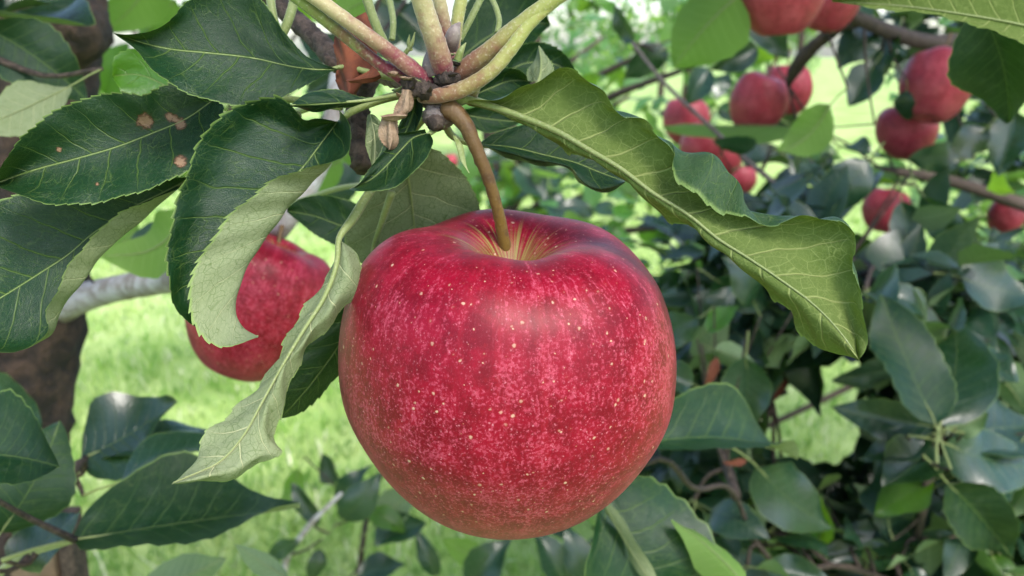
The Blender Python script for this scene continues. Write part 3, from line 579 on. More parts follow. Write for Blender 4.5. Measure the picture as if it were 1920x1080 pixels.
# dry leaf remains
def dry(rails, mat, seed): return L(FT, rails, M[mat], True, teeth=12, amp=.0003, nhalf=10, rib=False, name='dry_leaf', wav=.0009, seed=seed)
dry([(-1, dp([(642, 182), (634, 130), (628, 90), (622, 50)], .228)), (0, dp([(655, 182), (655, 140), (650, 95), (640, 45)], .224)), (1, dp([(668, 180), (690, 150), (705, 110), (690, 20)], .229))], 'dry_red', 31)
dry([(-1, dp([(645, 150), (668, 143), (690, 132), (700, 120)], .221)), (0, dp([(652, 152), (680, 148), (700, 143), (712, 138)], .219)), (1, dp([(655, 154), (685, 154), (705, 152), (715, 146)], .221))], 'dry_red', 32)
dry([(-1, dp([(752, 168), (750, 185), (744, 205), (738, 218)], .212)), (0, dp([(765, 168), (762, 188), (760, 205), (752, 216)], .2105)), (1, dp([(775, 170), (777, 190), (772, 210), (764, 217)], .213))], 'dry_tan', 33)
dry([(-1, dp([(716, 220), (717, 240), (718, 262), (728, 281)], .212)), (0, dp([(730, 216), (732, 240), (734, 262), (730, 281)], .2105)), (1, dp([(745, 218), (750, 240), (749, 262), (732, 281)], .213))], 'dry_tan', 34)
dry([(-1, dp([(712, 216), (735, 212), (760, 214)], .211)), (0, dp([(715, 220), (737, 217), (762, 217)], .2085)), (1, dp([(720, 224), (740, 224), (762, 220)], .211))], 'dry_tan', 35)

# ------------------------------------------------------------------ shared leaf shapes for the trees around
def leaf_variant(seed, wide, nu=14, nh=4, stalk=True):
    """unit leaf along +x (base 0, tip 1), upper side +z, with its stalk behind the base; returns verts, faces, lp, material index"""
    g = np.random.default_rng(seed); fold = g.uniform(0.0, 0.5); arch = g.uniform(-0.10, 0.17); wv = g.uniform(0.02, 0.055); ph = g.uniform(0, 6, 3); side = g.uniform(-0.07, 0.07)
    tw = g.uniform(-0.9, 0.9); curl = g.uniform(-0.5, 0.6)
    u = np.linspace(0, 1, nu); hw = wide*1.08*np.sin(np.pi*u**0.82)**0.75*(1-0.30*u**2)+0.002; V = []; lp = []
    v = np.linspace(-1, 1, 2*nh+1)
    for i in range(nu):
        for vv in v:
            y = vv*hw[i]; z = abs(y)*fold + curl*abs(y)**2/wide*(1 if vv > 0 else 0.4)*(-1 if fold > .3 else 1) + wv*abs(vv)**1.4*math.sin(u[i]*(11 if vv > 0 else 9)+ph[0 if vv > 0 else 1])
            yr = y*math.cos(tw*(u[i]-.5))-z*math.sin(tw*(u[i]-.5)); zr = y*math.sin(tw*(u[i]-.5))+z*math.cos(tw*(u[i]-.5))
            k = 1+0.03*(((i*2) % 3)-1)*(abs(vv) > .9)
            V.append((u[i], yr*k+side*4*u[i]*(1-u[i]), zr+arch*4*u[i]*(1-u[i]))); lp.append((u[i]*7.5+seed*3.1, y*7.5, abs(vv)))
    w = 2*nh+1
    F = [(i*w+j, (i+1)*w+j, (i+1)*w+j+1, i*w+j+1) for i in range(nu-1) for j in range(w-1)]; mi = [0]*len(F)
    if stalk:
        c = np.array([(-0.30, 0, -0.05), (-0.15, 0.01, -0.02), (0, 0, 0), (0.25, side*0.75, arch*0.75-.012), (0.6, side*.96, arch*0.96-.010), (0.95, side*.19, arch*0.19-.002)])
        TV, TF, TL = tube(c, [0.012, 0.009, 0.009, 0.006, 0.004, 0.0015], nseg=5, n=11, cap=False); b = len(V)
        V = V+[tuple(p) for p in TV]; lp = lp+[tuple(p) for p in TL]; F = F+[tuple(k+b for k in f) for f in TF]; mi = mi+[1]*len(TF)
    return np.array(V), F, np.array(lp), mi
NVAR = 10
VARS = {}
for key in ('leaf_bg', 'leaf_lime', 'leaf'):
    VARS[key] = []
    for k in range(NVAR):
        V, F, lp, mi = leaf_variant(k+1, 0.235+0.04*(k % 3), nu=28 if key == 'leaf' else 15, nh=6 if key == 'leaf' else 4)
        VARS[key].append(mesh_np('leaf', V, F, [M[key], M['petiole']], {'lp': lp}, fmat=mi))
def frame(base, tip, nrm):
    x = Vector(tip)-Vector(base); Lh = x.length; x.normalize(); n = Vector(nrm); z = n-x*n.dot(x)
    if z.length < 1e-4: z = Vector((0, 0, 1))-x*x.z
    z.normalize(); y = z.cross(x)
    m = Matrix((x*Lh, y*Lh, z*Lh)).transposed().to_4x4(); m.translation = Vector(base); return m
def put_leaf(parent, base, tip, nrm, key='leaf_bg', var=None, wide=1.0, name='leaf'):
    m = frame(base, tip, nrm) @ Matrix.Diagonal((1, wide, wide*0.8+0.2, 1))
    return link(name, VARS[key][random.randrange(NVAR) if var is None else var], parent, Matrix.Translation(-Vector(wloc(parent))) @ m)
def hand_leaf(parent, bx, by, tx, ty, d, face=1, roll=0, wide=1.0, key='leaf_bg', dt=0.0, var=None):
    """leaf between two seen points; face 1 shows its upper side, -1 its underside; roll turns it about its midrib"""
    b, t = W(bx, by, d), W(tx, ty, d+dt); ax = Vector(t-b).normalized(); n = Vector(C0-b).normalized()*face
    n = (Quaternion(ax, R(roll)) @ n) + Vector((0, 0, 0.35*(1 if face > 0 else -1)))
    return put_leaf(parent, b, t, n, key, var, wide)
def attach(parent, o, branches=None, r0=.0013):
    """thin twig from a leaf's stalk to the nearest wood of its tree, or down to the ground"""
    e = wloc(parent)+np.array(o.matrix_basis @ Vector((-0.3, 0, -0.05)))
    if branches is None: q = np.array([e[0]+.02, e[1]+.06, -.01])
    else:
        q = min((Q[int(np.argmin(np.linalg.norm(Q-e, axis=1)))] for Q in branches), key=lambda p: np.linalg.norm(p-e))
    if np.linalg.norm(q-e) > .008: tube_obj('twig', [q, (q*.6+e*.4)+np.array([0, .004, -.006]), e], [r0*1.4, r0, r0*.8], M['twig'], parent, n=8, nseg=6)
def px_of(p):
    q = np.asarray(p)-C0; d = q@CZ; return 960+FPX*(q@CX)/d, 540-FPX*(q@CY)/d, d

# ------------------------------------------------------------------ tree at the left: dark trunk, pale limb, low leaves
LT_D = 0.62
LT = root('apple_tree', (W(20, 600, LT_D)[0], W(20, 600, LT_D)[1], 0)); tag(LT, 'dark trunked apple tree at the left with a pale grey limb', 'tree')
def V3(x, y, d): return W(x, y, d)
trunk_pts = [V3(150, -330, .66), V3(110, -60, .64), V3(95, 110, .63), V3(70, 300, .63), V3(50, 480, .63), V3(25, 640, .63), V3(10, 800, .63), V3(8, 980, .63)]
foot = trunk_pts[-1].copy(); trunk_pts += [np.array([foot[0]+.004, foot[1]+.01, 0.35]), np.array([foot[0], foot[1]+.02, 0.05]), np.array([foot[0], foot[1]+.02, -0.1])]
tube_obj('trunk', trunk_pts[::-1], [.075, .055, .043, .038, .041, .043, .040, .034, .032, .032, .03], M['bark'], LT, n=110, nseg=32, lump=0.06)
tube_obj('limb', Wl([(70, 590, .63), (130, 566, .612), (190, 548, .595), (250, 535, .57), (330, 522, .54), (430, 492, .50), (500, 440, .475), (540, 395, .46), (600, 300, .47), (640, 120, .50)]),
         [.017, .0115, .0092, .0085, .0082, .0078, .0085, .0075, .006, .005], M['greybark'], LT, n=70, nseg=18, lump=0.018)
tube_obj('limb', Wl([(100, 130, .63), (60, 80, .60), (0, 45, .58), (-120, -20, .56)]), [.024, .018, .015, .013], M['bark'], LT, n=30, nseg=18, lump=0.05)
tube_obj('knot', Wl([(120, 60, .62), (140, 45, .595), (150, 35, .585)]), [.026, .022, .010], M['bark'], LT, n=14, nseg=18, lump=0.08)
tube_obj('twig', Wl([(20, 760, .60), (40, 850, .46), (70, 930, .42), (95, 950, .42), (130, 890, .45), (160, 860, .49)]), [.006, .005, .0045, .004, .003, .002], M['twig'], LT, n=30, lump=.06)
tube_obj('twig', Wl([(20, 760, .60), (-30, 1000, .42), (-20, 1080, .40), (40, 1045, .39), (140, 1012, .38)]), [.006, .004, .0025, .0016, .0013], M['petiole'], LT, n=30)
tube_obj('twig', Wl([(110, -60, .64), (30, -60, .48), (-30, 20, .40), (-30, 100, .39), (0, 110, .40)]), [.008, .005, .004, .003, .002], M['twig'], LT, n=30, lump=.05)
LTB = [curve(np.array([np.array(v.co) for v in o.data.vertices]).reshape(-1, ns_, 3).mean(axis=1)+wloc(LT), 80) for o, ns_ in [(c, {'trunk': 32, 'limb': 18, 'twig': 10}.get(c.name.split('.')[0], 0)) for c in LT.children] if ns_]
for a in [  # bx, by, tx, ty, depth, face, roll, wide, key, depth change
        (140, 1012, 562, 952, .38, 1, -58, 1.05, 'leaf', .03), (150, 862, 332, 752, .50, 1, -30, 1.25, 'leaf_bg', 0), (185, 872, 396, 806, .50, 1, -60, 1.0, 'leaf_bg', .03),
        (225, 905, 450, 862, .46, 1, -60, 1.1, 'leaf_bg', .02), (0, 1000, 112, 788, .37, 1, 25, 1.2, 'leaf', .02), (-90, 850, 112, 876, .31, 1, -20, 1.35, 'leaf', .0),
        (15, 1052, 150, 958, .40, 1, -20, 1.1, 'leaf_bg', .0), (-40, 705, 80, 806, .50, 1, 40, .9, 'leaf_bg', .0), (262, 1110, 425, 1045, .52, -1, 20, 1.0, 'leaf_bg', .0),
        (540, 1085, 440, 1020, .50, -1, 10, .8, 'leaf_bg', .0), (-15, 30, 150, -8, .42, 1, -50, 1.1, 'leaf_bg', .02), (-30, 50, 165, 190, .39, 1, 20, 1.25, 'leaf', .02),
        (-10, 105, 80, 165, .40, 1, 10, 1.1, 'leaf_bg', .0), (135, 160, -70, 250, .37, -1, 20, .9, 'leaf', -.02), (340, 408, 185, 478, .46, -1, 15, 1.15, 'leaf_lime', .02),
        (330, 420, 240, 505, .50, 1, 30, .9, 'leaf_bg', .0), (-30, 640, 40, 560, .5, 1, 30, 1.0, 'leaf_bg', 0), (60, 930, 25, 1010, .44, 1, 0, 1., 'leaf_bg', 0),
        (300, -60, 200, 60, .75, -1, 0, 1.2, 'leaf_lime', .0), (330, 0, 250, 110, .8, -1, 20, 1.1, 'leaf_lime', 0), (220, 200, 330, 100, .9, -1, 0, 1.2, 'leaf_lime', 0),
        (200, 180, 240, 80, .8, 1, 0, 1.2, 'leaf_lime', 0), (640, 300, 560, 370, .6, -1, 0, 1.2, 'leaf_lime', 0), (600, 370, 680, 300, .7, 1, 0, 1.2, 'leaf_bg', 0),
        (560, 300, 480, 400, .65, -1, 10, 1.2, 'leaf_lime', 0), (520, 470, 470, 440, .47, 1, 0, 1., 'leaf_bg', .0), (180, 480, 260, 420, .58, -1, 0, 1.1, 'leaf_lime', 0),
        (640, 120, 570, 190, .55, 1, 0, 1.1, 'leaf_bg', 0), (660, 130, 560, 60, .52, 1, 0, 1.2, 'leaf_bg', 0), (640, 20, 740, 110, .55, 1, 0, 1.2, 'leaf_bg', 0), (690, 0, 600, 40, .5, -1, 0, 1.2, 'leaf_lime', 0),
        (640, 200, 600, 300, .55, 1, 0, 1.2, 'leaf_bg', 0), (640, 220, 720, 320, .6, -1, 0, 1.2, 'leaf_lime', 0), (740, 20, 830, 100, .6, 1, 0, 1.3, 'leaf_bg', 0), (760, 0, 700, 90, .62, 1, 0, 1.3, 'leaf_bg', 0)]:
    attach(LT, hand_leaf(LT, *a), LTB if a[1] < 1060 else None)
attach(LT, put_leaf(LT, W(-20, 25, .41), W(125, 12, .47), Vector((0.1, -.25, 1)), 'leaf_bg', 2, 1.6), LTB)
def crown_mesh(name, cs, n_per, ln, key, parent, seed, check=False):
    """many leaves around the given clump centres as one mesh"""
    g = np.random.default_rng(seed); base = [leaf_variant(k+20, .22+.04*(k % 3), nu=5, nh=1, stalk=False) for k in range(4)]; VV = []; LL = []; FF = []; o = 0
    for c, rad in cs:
        for i in range(n_per):
            dv = g.normal(size=3); dv /= np.linalg.norm(dv); p = np.asarray(c)+dv*rad*g.random()**.4
            ax = g.normal(size=3)*np.array([1, 1, .7])+dv*.6; l = g.uniform(*ln)
            ax = ax/np.linalg.norm(ax)*l
            if check and blocked(p, p+ax): continue
            m = np.array(frame(p, p+ax, (g.normal(0, .5), g.normal(0, .5)-.2, 1)))
            V, F, lp, mi = base[i % 4]
            VV.append(V@m[:3, :3].T+m[:3, 3]); LL.append(lp); FF += [tuple(k+o for k in f) for f in F]; o += len(V)
    me = mesh_np(name, np.concatenate(VV)-wloc(parent), FF, M[key], {'lp': np.concatenate(LL)})
    return tag(link(name, me, parent), kind='stuff')
# unseen canopy added over the twig and behind the camera to block skylight
gq = np.random.default_rng(21); cl = []
for k in range(46):
    cl.append(((gq.uniform(-.9, .75), gq.uniform(-.12, .9), gq.uniform(1.62, 2.3)), gq.uniform(.14, .24)))
for k in range(40):  # clumps added behind the camera to darken what the apple reflects
    a = gq.uniform(-2.6, 2.6); rr = gq.uniform(.75, 1.3); z = gq.uniform(.3, 1.3)
    if math.cos(a) < -.25 or z > 1.0: pass
    cl.append(((math.sin(a)*rr*.9, -abs(math.cos(a))*rr-.1 if abs(a) < 1.6 else -.55-gq.uniform(0, .5), z), gq.uniform(.16, .26)))
crown_mesh('crown', cl, 46, (.06, .09), 'leaf_bg', LT, 5)  # added out-of-view shade canopy, parented to this tree
for k in (3, 9, 15, 22, 30, 37, 41):
    c = np.array(cl[k][0]); tube_obj('branch', [trunk_pts[0], (trunk_pts[0]+c)/2+np.array([0, 0, .12]), c], [.02, .014, .005], M['twig'], LT, n=14, nseg=9, lump=.04)
# weathered stake beside the trunk
sx = V3(75, 1040, .60); st_root = root('wooden_stake', (sx[0], sx[1], 0)); tag(st_root, 'brown wooden stake standing beside the dark trunk', 'stake')
def slab(name, w, dpt, z0, z1, off, mat, parent):
    V = []; F = []; k = 7
    for i in range(k):
        z = z0+(z1-z0)*i/(k-1); j = 0.0015*math.sin(i*2.3)
        V += [(off[0]-w/2+j, off[1]-dpt/2, z), (off[0]+w/2+j, off[1]-dpt/2, z), (off[0]+w/2+j, off[1]+dpt/2, z), (off[0]-w/2+j, off[1]+dpt/2, z)]
    for i in range(k-1):
        for q in range(4): F.append((i*4+q, i*4+(q+1) % 4, i*4+4+(q+1) % 4, i*4+4+q))
    F += [(3, 2, 1, 0), tuple(4*(k-1)+q for q in range(4))]
    o = link(name, mesh_np(name, V, F, mat, smooth=False), parent); b = o.modifiers.new('b', 'BEVEL'); b.width = .002; b.segments = 2; return o
zt = V3(75, 1006, .60)[2]
slab('post', .030, .028, -0.1, zt, (0, 0), M['stake'], st_root)
slab('batten', .010, .020, -0.1, zt+.02, (.0215, 0), M['twig'], st_root)

# second apple on the pale limb
make_apple(W(490, 552, .445), .0357, 'red apple half hidden behind the curled pale leaf', 'apples on the trees', tilt=(-8, 24), spin=70, flat=1.10,
           stalk=(np.array([W(512, 500, .447), W(522, 455, .452), W(530, 418, .458)]), [.0011, .0010, .0014]))

# ------------------------------------------------------------------ apple trees to the right and behind
GAPS = [(1530, 800, 105, 88), (1580, 700, 60, 30), (1600, 190, 62, 75), (1610, 430, 45, 38), (1735, 455, 45, 30), (1570, 690, 45, 25), (250, 640, 380, 170), (600, 800, 240, 200)]
APPLES = []
def bg_apple(x, y, wpx, d, label, tilt=(0, 0), spin=0):
    r = wpx/2/FPX*d; APPLES.append((x, y, wpx/2, d)); make_apple(W(x, y, d), r, label, 'apples on the trees', (tilt[0]+rng.uniform(-9, 9), tilt[1]+rng.uniform(-9, 9)), spin, hi=False, flat=rng.uniform(.96, 1.14), skin='apple_pale')
bg_apple(1424, 184, 108, 1.10, 'single red apple beside the dark broken twig end', (8, 8), 30)
bg_apple(1478, 160, 90, 1.22, 'apple peeping out behind the single red apple by the broken twig', (0, 0), 0)
bg_apple(1757, 152, 128, .98, 'upper apple of the touching pair under dark branches', (-10, 10), 80)
bg_apple(1700, 236, 110, 1.06, 'lower apple of the touching pair with a leaf across it', (0, -10), 120)
bg_apple(1288, 220, 88, 1.38, 'apple behind the thin bare twig, top of its cluster', (5, 0), 10)
bg_apple(1318, 268, 84, 1.30, 'paler lit apple below the top one of the twig cluster', (0, 5), 200)
bg_apple(1352, 290, 82, 1.42, 'darker apple at the back of the twig cluster', (4, 9), 50)
bg_apple(1388, 332, 62, 1.7, 'small pink apple lowest under the twig cluster', (0, 0), 15)
bg_apple(1662, 388, 84, 1.35, 'dark red apple behind a hanging grey-green leaf', (0, 14), 90)
bg_apple(1886, 402, 66, 1.5, 'dark red apple in shade near the edge', (0, 0), 160)
bg_apple(1462, -22, 165, .74, 'large blurred apple cut off by the upper edge', (0, 0), 30)
bg_apple(1556, -2, 110, .86, 'orange-red apple beside the large one at the upper edge', (0, 6), 240)
bg_apple(845, 300, 26, 2.3, 'tiny far orange-red apple behind the stalk', (0, 0), 0)

def blocked(p, tipp):
    for q in (p, tipp, (np.asarray(p)+np.asarray(tipp))/2):
        x, y, d = px_of(q)
        for gx, gy, rx, ry in GAPS:
            if ((x-gx)/rx)**2+((y-gy)/ry)**2 < 1: return True
        for ax, ay, ar, ad in APPLES:
            if d < ad+.05 and (x-ax)**2+(y-ay)**2 < (ar*0.95)**2: return True
    return False
def spur_leaves(parent, c, n, ln=(0.055, 0.09), key='leaf_bg', check=True, lime=0.1, droop=0.25):
    out = []
    a0 = random.uniform(0, 6.28)
    for i in range(n):
        a = a0+i*2.4+random.uniform(-.4, .4); el = random.uniform(-0.7, 0.9)-droop
        dv = np.array([math.cos(a)*math.cos(el), math.sin(a)*math.cos(el), math.sin(el)]); l = random.uniform(*ln)
        b = np.asarray(c)+dv*l*0.30; t = b+dv*l
        t[2] -= random.uniform(0, .35)*l
        if check and blocked(b, t): continue
        nrm = Vector((random.gauss(0, .65), random.gauss(0, .65)-.2, 1.0))
        out.append(put_leaf(parent, b, t, nrm, 'leaf_lime' if random.random() < lime else key, None, random.uniform(.9, 1.35)))
    return out
def on_branch(branches, c):
    best = None
    for Q in branches:
        k = int(np.argmin(np.linalg.norm(Q-c, axis=1))); dd = np.linalg.norm(Q[k]-c)
        if best is None or dd < best[0]: best = (dd, Q[k])
    return best

# right-hand tree
RT_foot = np.array([1.35, 1.75, 0]); RT = root('apple_tree', RT_foot); tag(RT, 'leafy apple tree filling the right side with apples on it', 'tree')
hub = np.array([1.32, 1.72, 0.75])
BR = {}
def branch(parent, pts, r, store, mat='twig'):
    P = [p if len(p) == 3 and not isinstance(p, tuple) else W(*p) for p in pts]
    tube_obj('branch', P, r, M[mat], parent, n=max(16, 6*len(P)), nseg=10, lump=.05); store.append(curve(np.array(P), 60))
RB = []
tube_obj('trunk', [RT_foot+[0, 0, -.1], RT_foot+[.01, 0, .3], hub, hub+[.02, .03, .6], hub+[0, .05, 1.1]], [.06, .05, .045, .035, .02], M['bark'], RT, n=40, nseg=20, lump=.04)
branch(RT, [hub, (2150, 500, 1.5), (1920, 385, 1.32), (1760, 335, 1.28), (1640, 320, 1.25), (1560, 335, 1.22)], [.02, .014, .010, .008, .006, .004], RB)
branch(RT, [hub+np.array([0, 0, .3]), (2100, 120, 1.3), (1900, 60, 1.1), (1740, 80, 1.02), (1620, 40, .95), (1500, -40, .85), (1400, -80, .8)], [.02, .014, .011, .009, .008, .006, .004], RB)
branch(RT, [(1620, 40, .95), (1560, 60, 1.0), (1520, 92, 1.02), (1490, 130, 1.04), (1478, 160, 1.06)], [.005, .007, .008, .008, .003], RB)
branch(RT, [hub, (2050, 760, 1.25), (1920, 702, 1.0), (1840, 655, .92), (1750, 590, .88), (1690, 550, .86), (1640, 505, .84)], [.016, .010, .006, .005, .004, .0035, .002], RB)
branch(RT, [hub, (2150, 900, 1.2), (1960, 880, .95), (1860, 850, .85), (1765, 815, .76), (1750, 860, .74), (1735, 930, .74), (1720, 1010, .76)], [.016, .012, .009, .007, .005, .005, .004, .003], RB)
branch(RT, [(2150, 900, 1.2), (1900, 1120, .9), (1700, 1100, .8), (1560, 1060, .75), (1470, 1070, .72), (1420, 1020, .7), (1380, 930, .66), (1300, 915, .55), (1215, 865, .47), (1160, 900, .45)], [.012, .007, .004, .0026, .0022, .002, .0018, .0017, .0016, .0014], RB)
branch(RT, [(1640, 505, .84), (1540, 460, .9), (1470, 360, .98), (1400, 300, 1.02), (1330, 236, 1.05), (1250, 160, 1.1), (1185, 80, 1.16)], [.003, .003, .003, .0028, .0026, .0024, .002], RB, 'spur')
branch(RT, [(1380, 930, .66), (1330, 760, .85), (1300, 640, .95), (1330, 560, 1.0), (1350, 470, 1.05)], [.004, .004, .0035, .003, .002], RB)
branch(RT, [(1640, 505, .84), (1480, 600, .95), (1440, 700, .9), (1450, 760, .9)], [.003, .003, .0025, .002], RB)
branch(RT, [(2100, 120, 1.3), (1990, 30, .62), (1960, 25, .46), (1900, 20, .40), (1800, 28, .40)], [.01, .005, .003, .002, .0015], RB)
for a in [
        (1200, 832, 1495, 862, .43, 1, -50, .62, 'leaf', .06), (1120, 905, 1325, 1140, .42, 1, 10, 1.5, 'leaf', .03), (1128, 935, 1240, 1120, .405, -1, 60, .35, 'leaf', .0),
        (1400, 1100, 1260, 974, .41, -1, 20, .62, 'leaf_lime', .0), (1420, 875, 1562, 990, .68, 1, 5, .85, 'leaf_bg', .04), (1398, 668, 1392, 815, .72, 1, 15, 1.2, 'leaf_bg', .02),
        (1340, 655, 1425, 690, .74, -1, 20, .9, 'leaf_bg', .0), (1300, 720, 1225, 690, .7, 1, 10, 1.2, 'leaf_bg', .0), (1755, 795, 1652, 552, .62, 1, 30, .85, 'leaf', .05), (1762, 795, 1790, 600, .66, 1, -25, 1.1, 'leaf_bg', .06),
        (1750, 800, 1560, 762, .72, 1, -20, .9, 'leaf_bg', .03), (1750, 812, 1610, 860, .72, 1, 10, 1.0, 'leaf_bg', .02), (1775, 805, 1855, 775, .72, -1, 20, 1.3, 'leaf_bg', -.02), (1770, 815, 1950, 800, .75, 1, -20, 1.1, 'leaf_bg', .04),
        (1770, 830, 1960, 880, .72, 1, 0, .9, 'leaf_bg', .03), (1745, 830, 1655, 912, .72, 1, 10, 1.3, 'leaf_bg', .0), (1750, 900, 1640, 965, .74, 1, 30, 1.2, 'leaf_lime', .0), (1775, 905, 1900, 1050, .7, 1, 20, .95, 'leaf', .03),
        (1740, 920, 1590, 1010, .78, 1, 0, .9, 'leaf_bg', .02), (1690, 378, 1706, 508, .86, 1, 5, .95, 'leaf_bg', .0), (1730, 365, 1812, 488, .86, 1, 30, .85, 'leaf_bg', .0), (1628, 300, 1530, 405, .88, 1, -20, 1.1, 'leaf_bg', .03),
        (1838, 15, 1892, 230, .42, 1, 25, .95, 'leaf', .03), (1558, 195, 1458, 285, .85, -1, 0, 1.2, 'leaf_lime', .0), (1385, -10, 1262, 128, .72, -1, 0, 1.3, 'leaf_lime', .03), (1345, -20, 1290, 70, .8, -1, 20, 1.0, 'leaf_lime', .0),
        (1400, 30, 1480, 110, .95, 1, 0, 1.1, 'leaf_bg', .0), (1420, 270, 1335, 262, .98, 1, -50, .9, 'leaf_bg', .0), (1530, 240, 1240, 236, 1.0, -1, 60, .3, 'leaf_lime', .2), (1420, 90, 1330, 130, 1.1, 1, -30, .9, 'leaf_bg', .0),
        (1480, 300, 1560, 380, 1.0, 1, -40, 1.2, 'leaf_bg', .03), (1500, 350, 1400, 380, 1.1, 1, -50, 1.0, 'leaf_bg', .03), (1560, 290, 1500, 330, 1.1, 1, -50, 1.2, 'leaf_bg', .0), (1250, 90, 1170, 150, 1.2, 1, -40, 1.1, 'leaf_bg', 0), (1190, 80, 1150, 10, 1.2, 1, -50, 1.1, 'leaf_bg', 0), (1330, 130, 1280, 200, 1.3, 1, -20, 1., 'leaf_bg', 0), (1400, 310, 1480, 300, 1.15, 1, -50, 1.1, 'leaf_bg', .05), (1700, 170, 1706, 225, .97, 1, 30, 1.2, 'leaf_bg', .02), (1640, 120, 1590, 200, .98, 1, 0, 1.1, 'leaf_bg', .0), (1640, 60, 1570, 130, .98, 1, 10, 1.3, 'leaf_bg', 0), (1680, 60, 1640, 160, 1.0, 1, 20, 1.2, 'leaf_bg', 0),
        (1900, 210, 1870, 330, 1.0, 1, 0, 1.2, 'leaf_bg', 0), (1800, 300, 1700, 300, 1.0, 1, -40, 1.1, 'leaf_bg', 0), (1850, 240, 1780, 310, 1.0, 1, -40, 1.1, 'leaf_bg', 0), (1500, 640, 1540, 780, .88, 1, 40, .8, 'leaf_bg', 0),
        (1680, 690, 1560, 715, .8, 1, -50, 1.0, 'leaf_bg', 0), (1800, 520, 1950, 560, .8, 1, -20, 1.0, 'leaf_bg', 0), (1640, 570, 1800, 520, .85, 1, -40, 1.1, 'leaf_bg', 0), (1860, 640, 1780, 560, .85, 1, -10, 1.1, 'leaf_bg', 0)]:
    attach(RT, hand_leaf(RT, *a), RB)
# big near leaf cut by the upper right corner, seen from below
L(RT, [(-1, dp([(2020, 40), (1930, -40), (1820, -60), (1700, -40), (1560, 0)], .31)), (0, dp([(2020, 75), (1920, 48), (1800, 26), (1700, 12), (1560, 2)], .315)), (1, dp([(2020, 110), (1925, 84), (1810, 40), (1700, 22), (1560, 4)], .312))],
  M['leaf_under'], False, teeth=24, amp=.0005, seed=41, stalk=[(2100, 95, .36), (2020, 75, .315)])
def dry_bg(x, y, x2, y2, d): 
    o = put_leaf(RT, W(x, y, d), W(x2, y2, d), Vector((0, -1, .2)), 'leaf_bg', 3, .8, 'dry_leaf'); o.data = DRYME; return o
V_, F_, lp_, mi_ = leaf_variant(78, .19); DRYME = mesh_np('dry_leaf', V_, F_, [M['dry_red'], M['twig']], {'lp': lp_}, fmat=mi_)
dry_bg(1345, 670, 1322, 728, .72); dry_bg(1475, 700, 1445, 755, .9); dry_bg(1400, 864, 1355, 868, .6)
spots_r = []
g = random.Random(5)
tries = 0; count = 0
while count < 165 and tries < 4000:
    tries += 1
    x = g.uniform(1200, 2020); y = g.uniform(-60, 1140) if g.random() < .6 else g.uniform(560, 1140)
    low = y > 480
    d = g.uniform(.72, 1.35) if low else g.uniform(.95, 1.6)
    if x < 1330: d = max(d, .85)
    if not low and x < 1480 and g.random() < .25: continue
    c = W(x, y, d)
    if c[2] < .12: continue
    nb = on_branch(RB, c)
    if nb[0] > (.22 if low else .26): continue
    if blocked(c, c): continue
    lv = spur_leaves(RT, c, g.randint(3, 6), ln=(.045, .078), lime=.04 if low else .14)
    count += len(lv)
    if lv and nb[0] > .01: tube_obj('twig', [nb[1], (nb[1]+c)/2+np.array([0, 0, .01]), c], [.0022, .0018, .0022], M['twig'], RT, n=7, nseg=6)

rc = [(W(x, y, d), r_) for x, y, d, r_ in [(1780, 700, 1.25, .13), (1880, 780, 1.2, .14), (1700, 930, 1.1, .12), (1830, 960, 1.1, .14), (1560, 1000, 1.05, .10), (1640, 1060, 1.0, .12), (1450, 940, 1.1, .09), (1400, 1050, 1.0, .10),
      (1760, 1060, 1.0, .13), (1900, 1050, 1.0, .13), (1830, 600, 1.3, .12), (1720, 540, 1.35, .10), (1320, 960, 1.05, .09), (1900, 480, 1.4, .12), (1480, 560, 1.4, .08), (1350, 640, 1.3, .09), (1300, 800, 1.2, .09), (1240, 1040, .95, .08), (1890, 260, 1.4, .10), (1820, 80, 1.3, .12), (1950, 100, 1.3, .15), (1680, 40, 1.3, .08)]]
gq = np.random.default_rng(33)
for k in range(46):
    x, y = gq.uniform(1290, 1960), gq.uniform(430, 1130); rc.append((W(x, y, gq.uniform(.86, 1.08)), .075))
crown_mesh('crown', rc, 62, (.042, .075), 'leaf_bg', RT, 71, True)

for x, y, d in [(1450, 1000, .78), (1600, 1010, .80), (1690, 1050, .76), (1850, 1010, .80), (1340, 1000, .74), (1520, 930, .84), (1300, 940, .72), (1400, 1065, .70), (1620, 940, .86), (1890, 930, .82), (1800, 690, .86), (1880, 610, .9), (1330, 560, 1.0), (1290, 500, 1.05)]:
    spur_leaves(RT, W(x, y, d), 5, ln=(.032, .055), lime=.08); c = W(x, y, d); nb = on_branch(RB, c)
    tube_obj('twig', [nb[1], (nb[1]+c)/2+np.array([0, 0, .01]), c], [.002, .0016, .002], M['twig'], RT, n=7, nseg=6)

k = 0
while k < 46:
    x, y, d, a, lpx = g.uniform(1290, 1930), g.uniform(470, 1090), g.uniform(.74, .92), g.uniform(-3.14, 3.14), g.uniform(75, 125)
    x2, y2 = x+math.cos(a)*lpx, y+math.sin(a)*lpx; dt = g.uniform(-.03, .05)
    if blocked(W(x, y, d), W(x2, y2, d+dt)): continue
    o = hand_leaf(RT, x, y, x2, y2, d, 1 if g.random() < .85 else -1, g.uniform(-55, 55), g.uniform(.85, 1.25), 'leaf_lime' if g.random() < .08 else 'leaf_bg', dt); attach(RT, o, RB, .001); k += 1

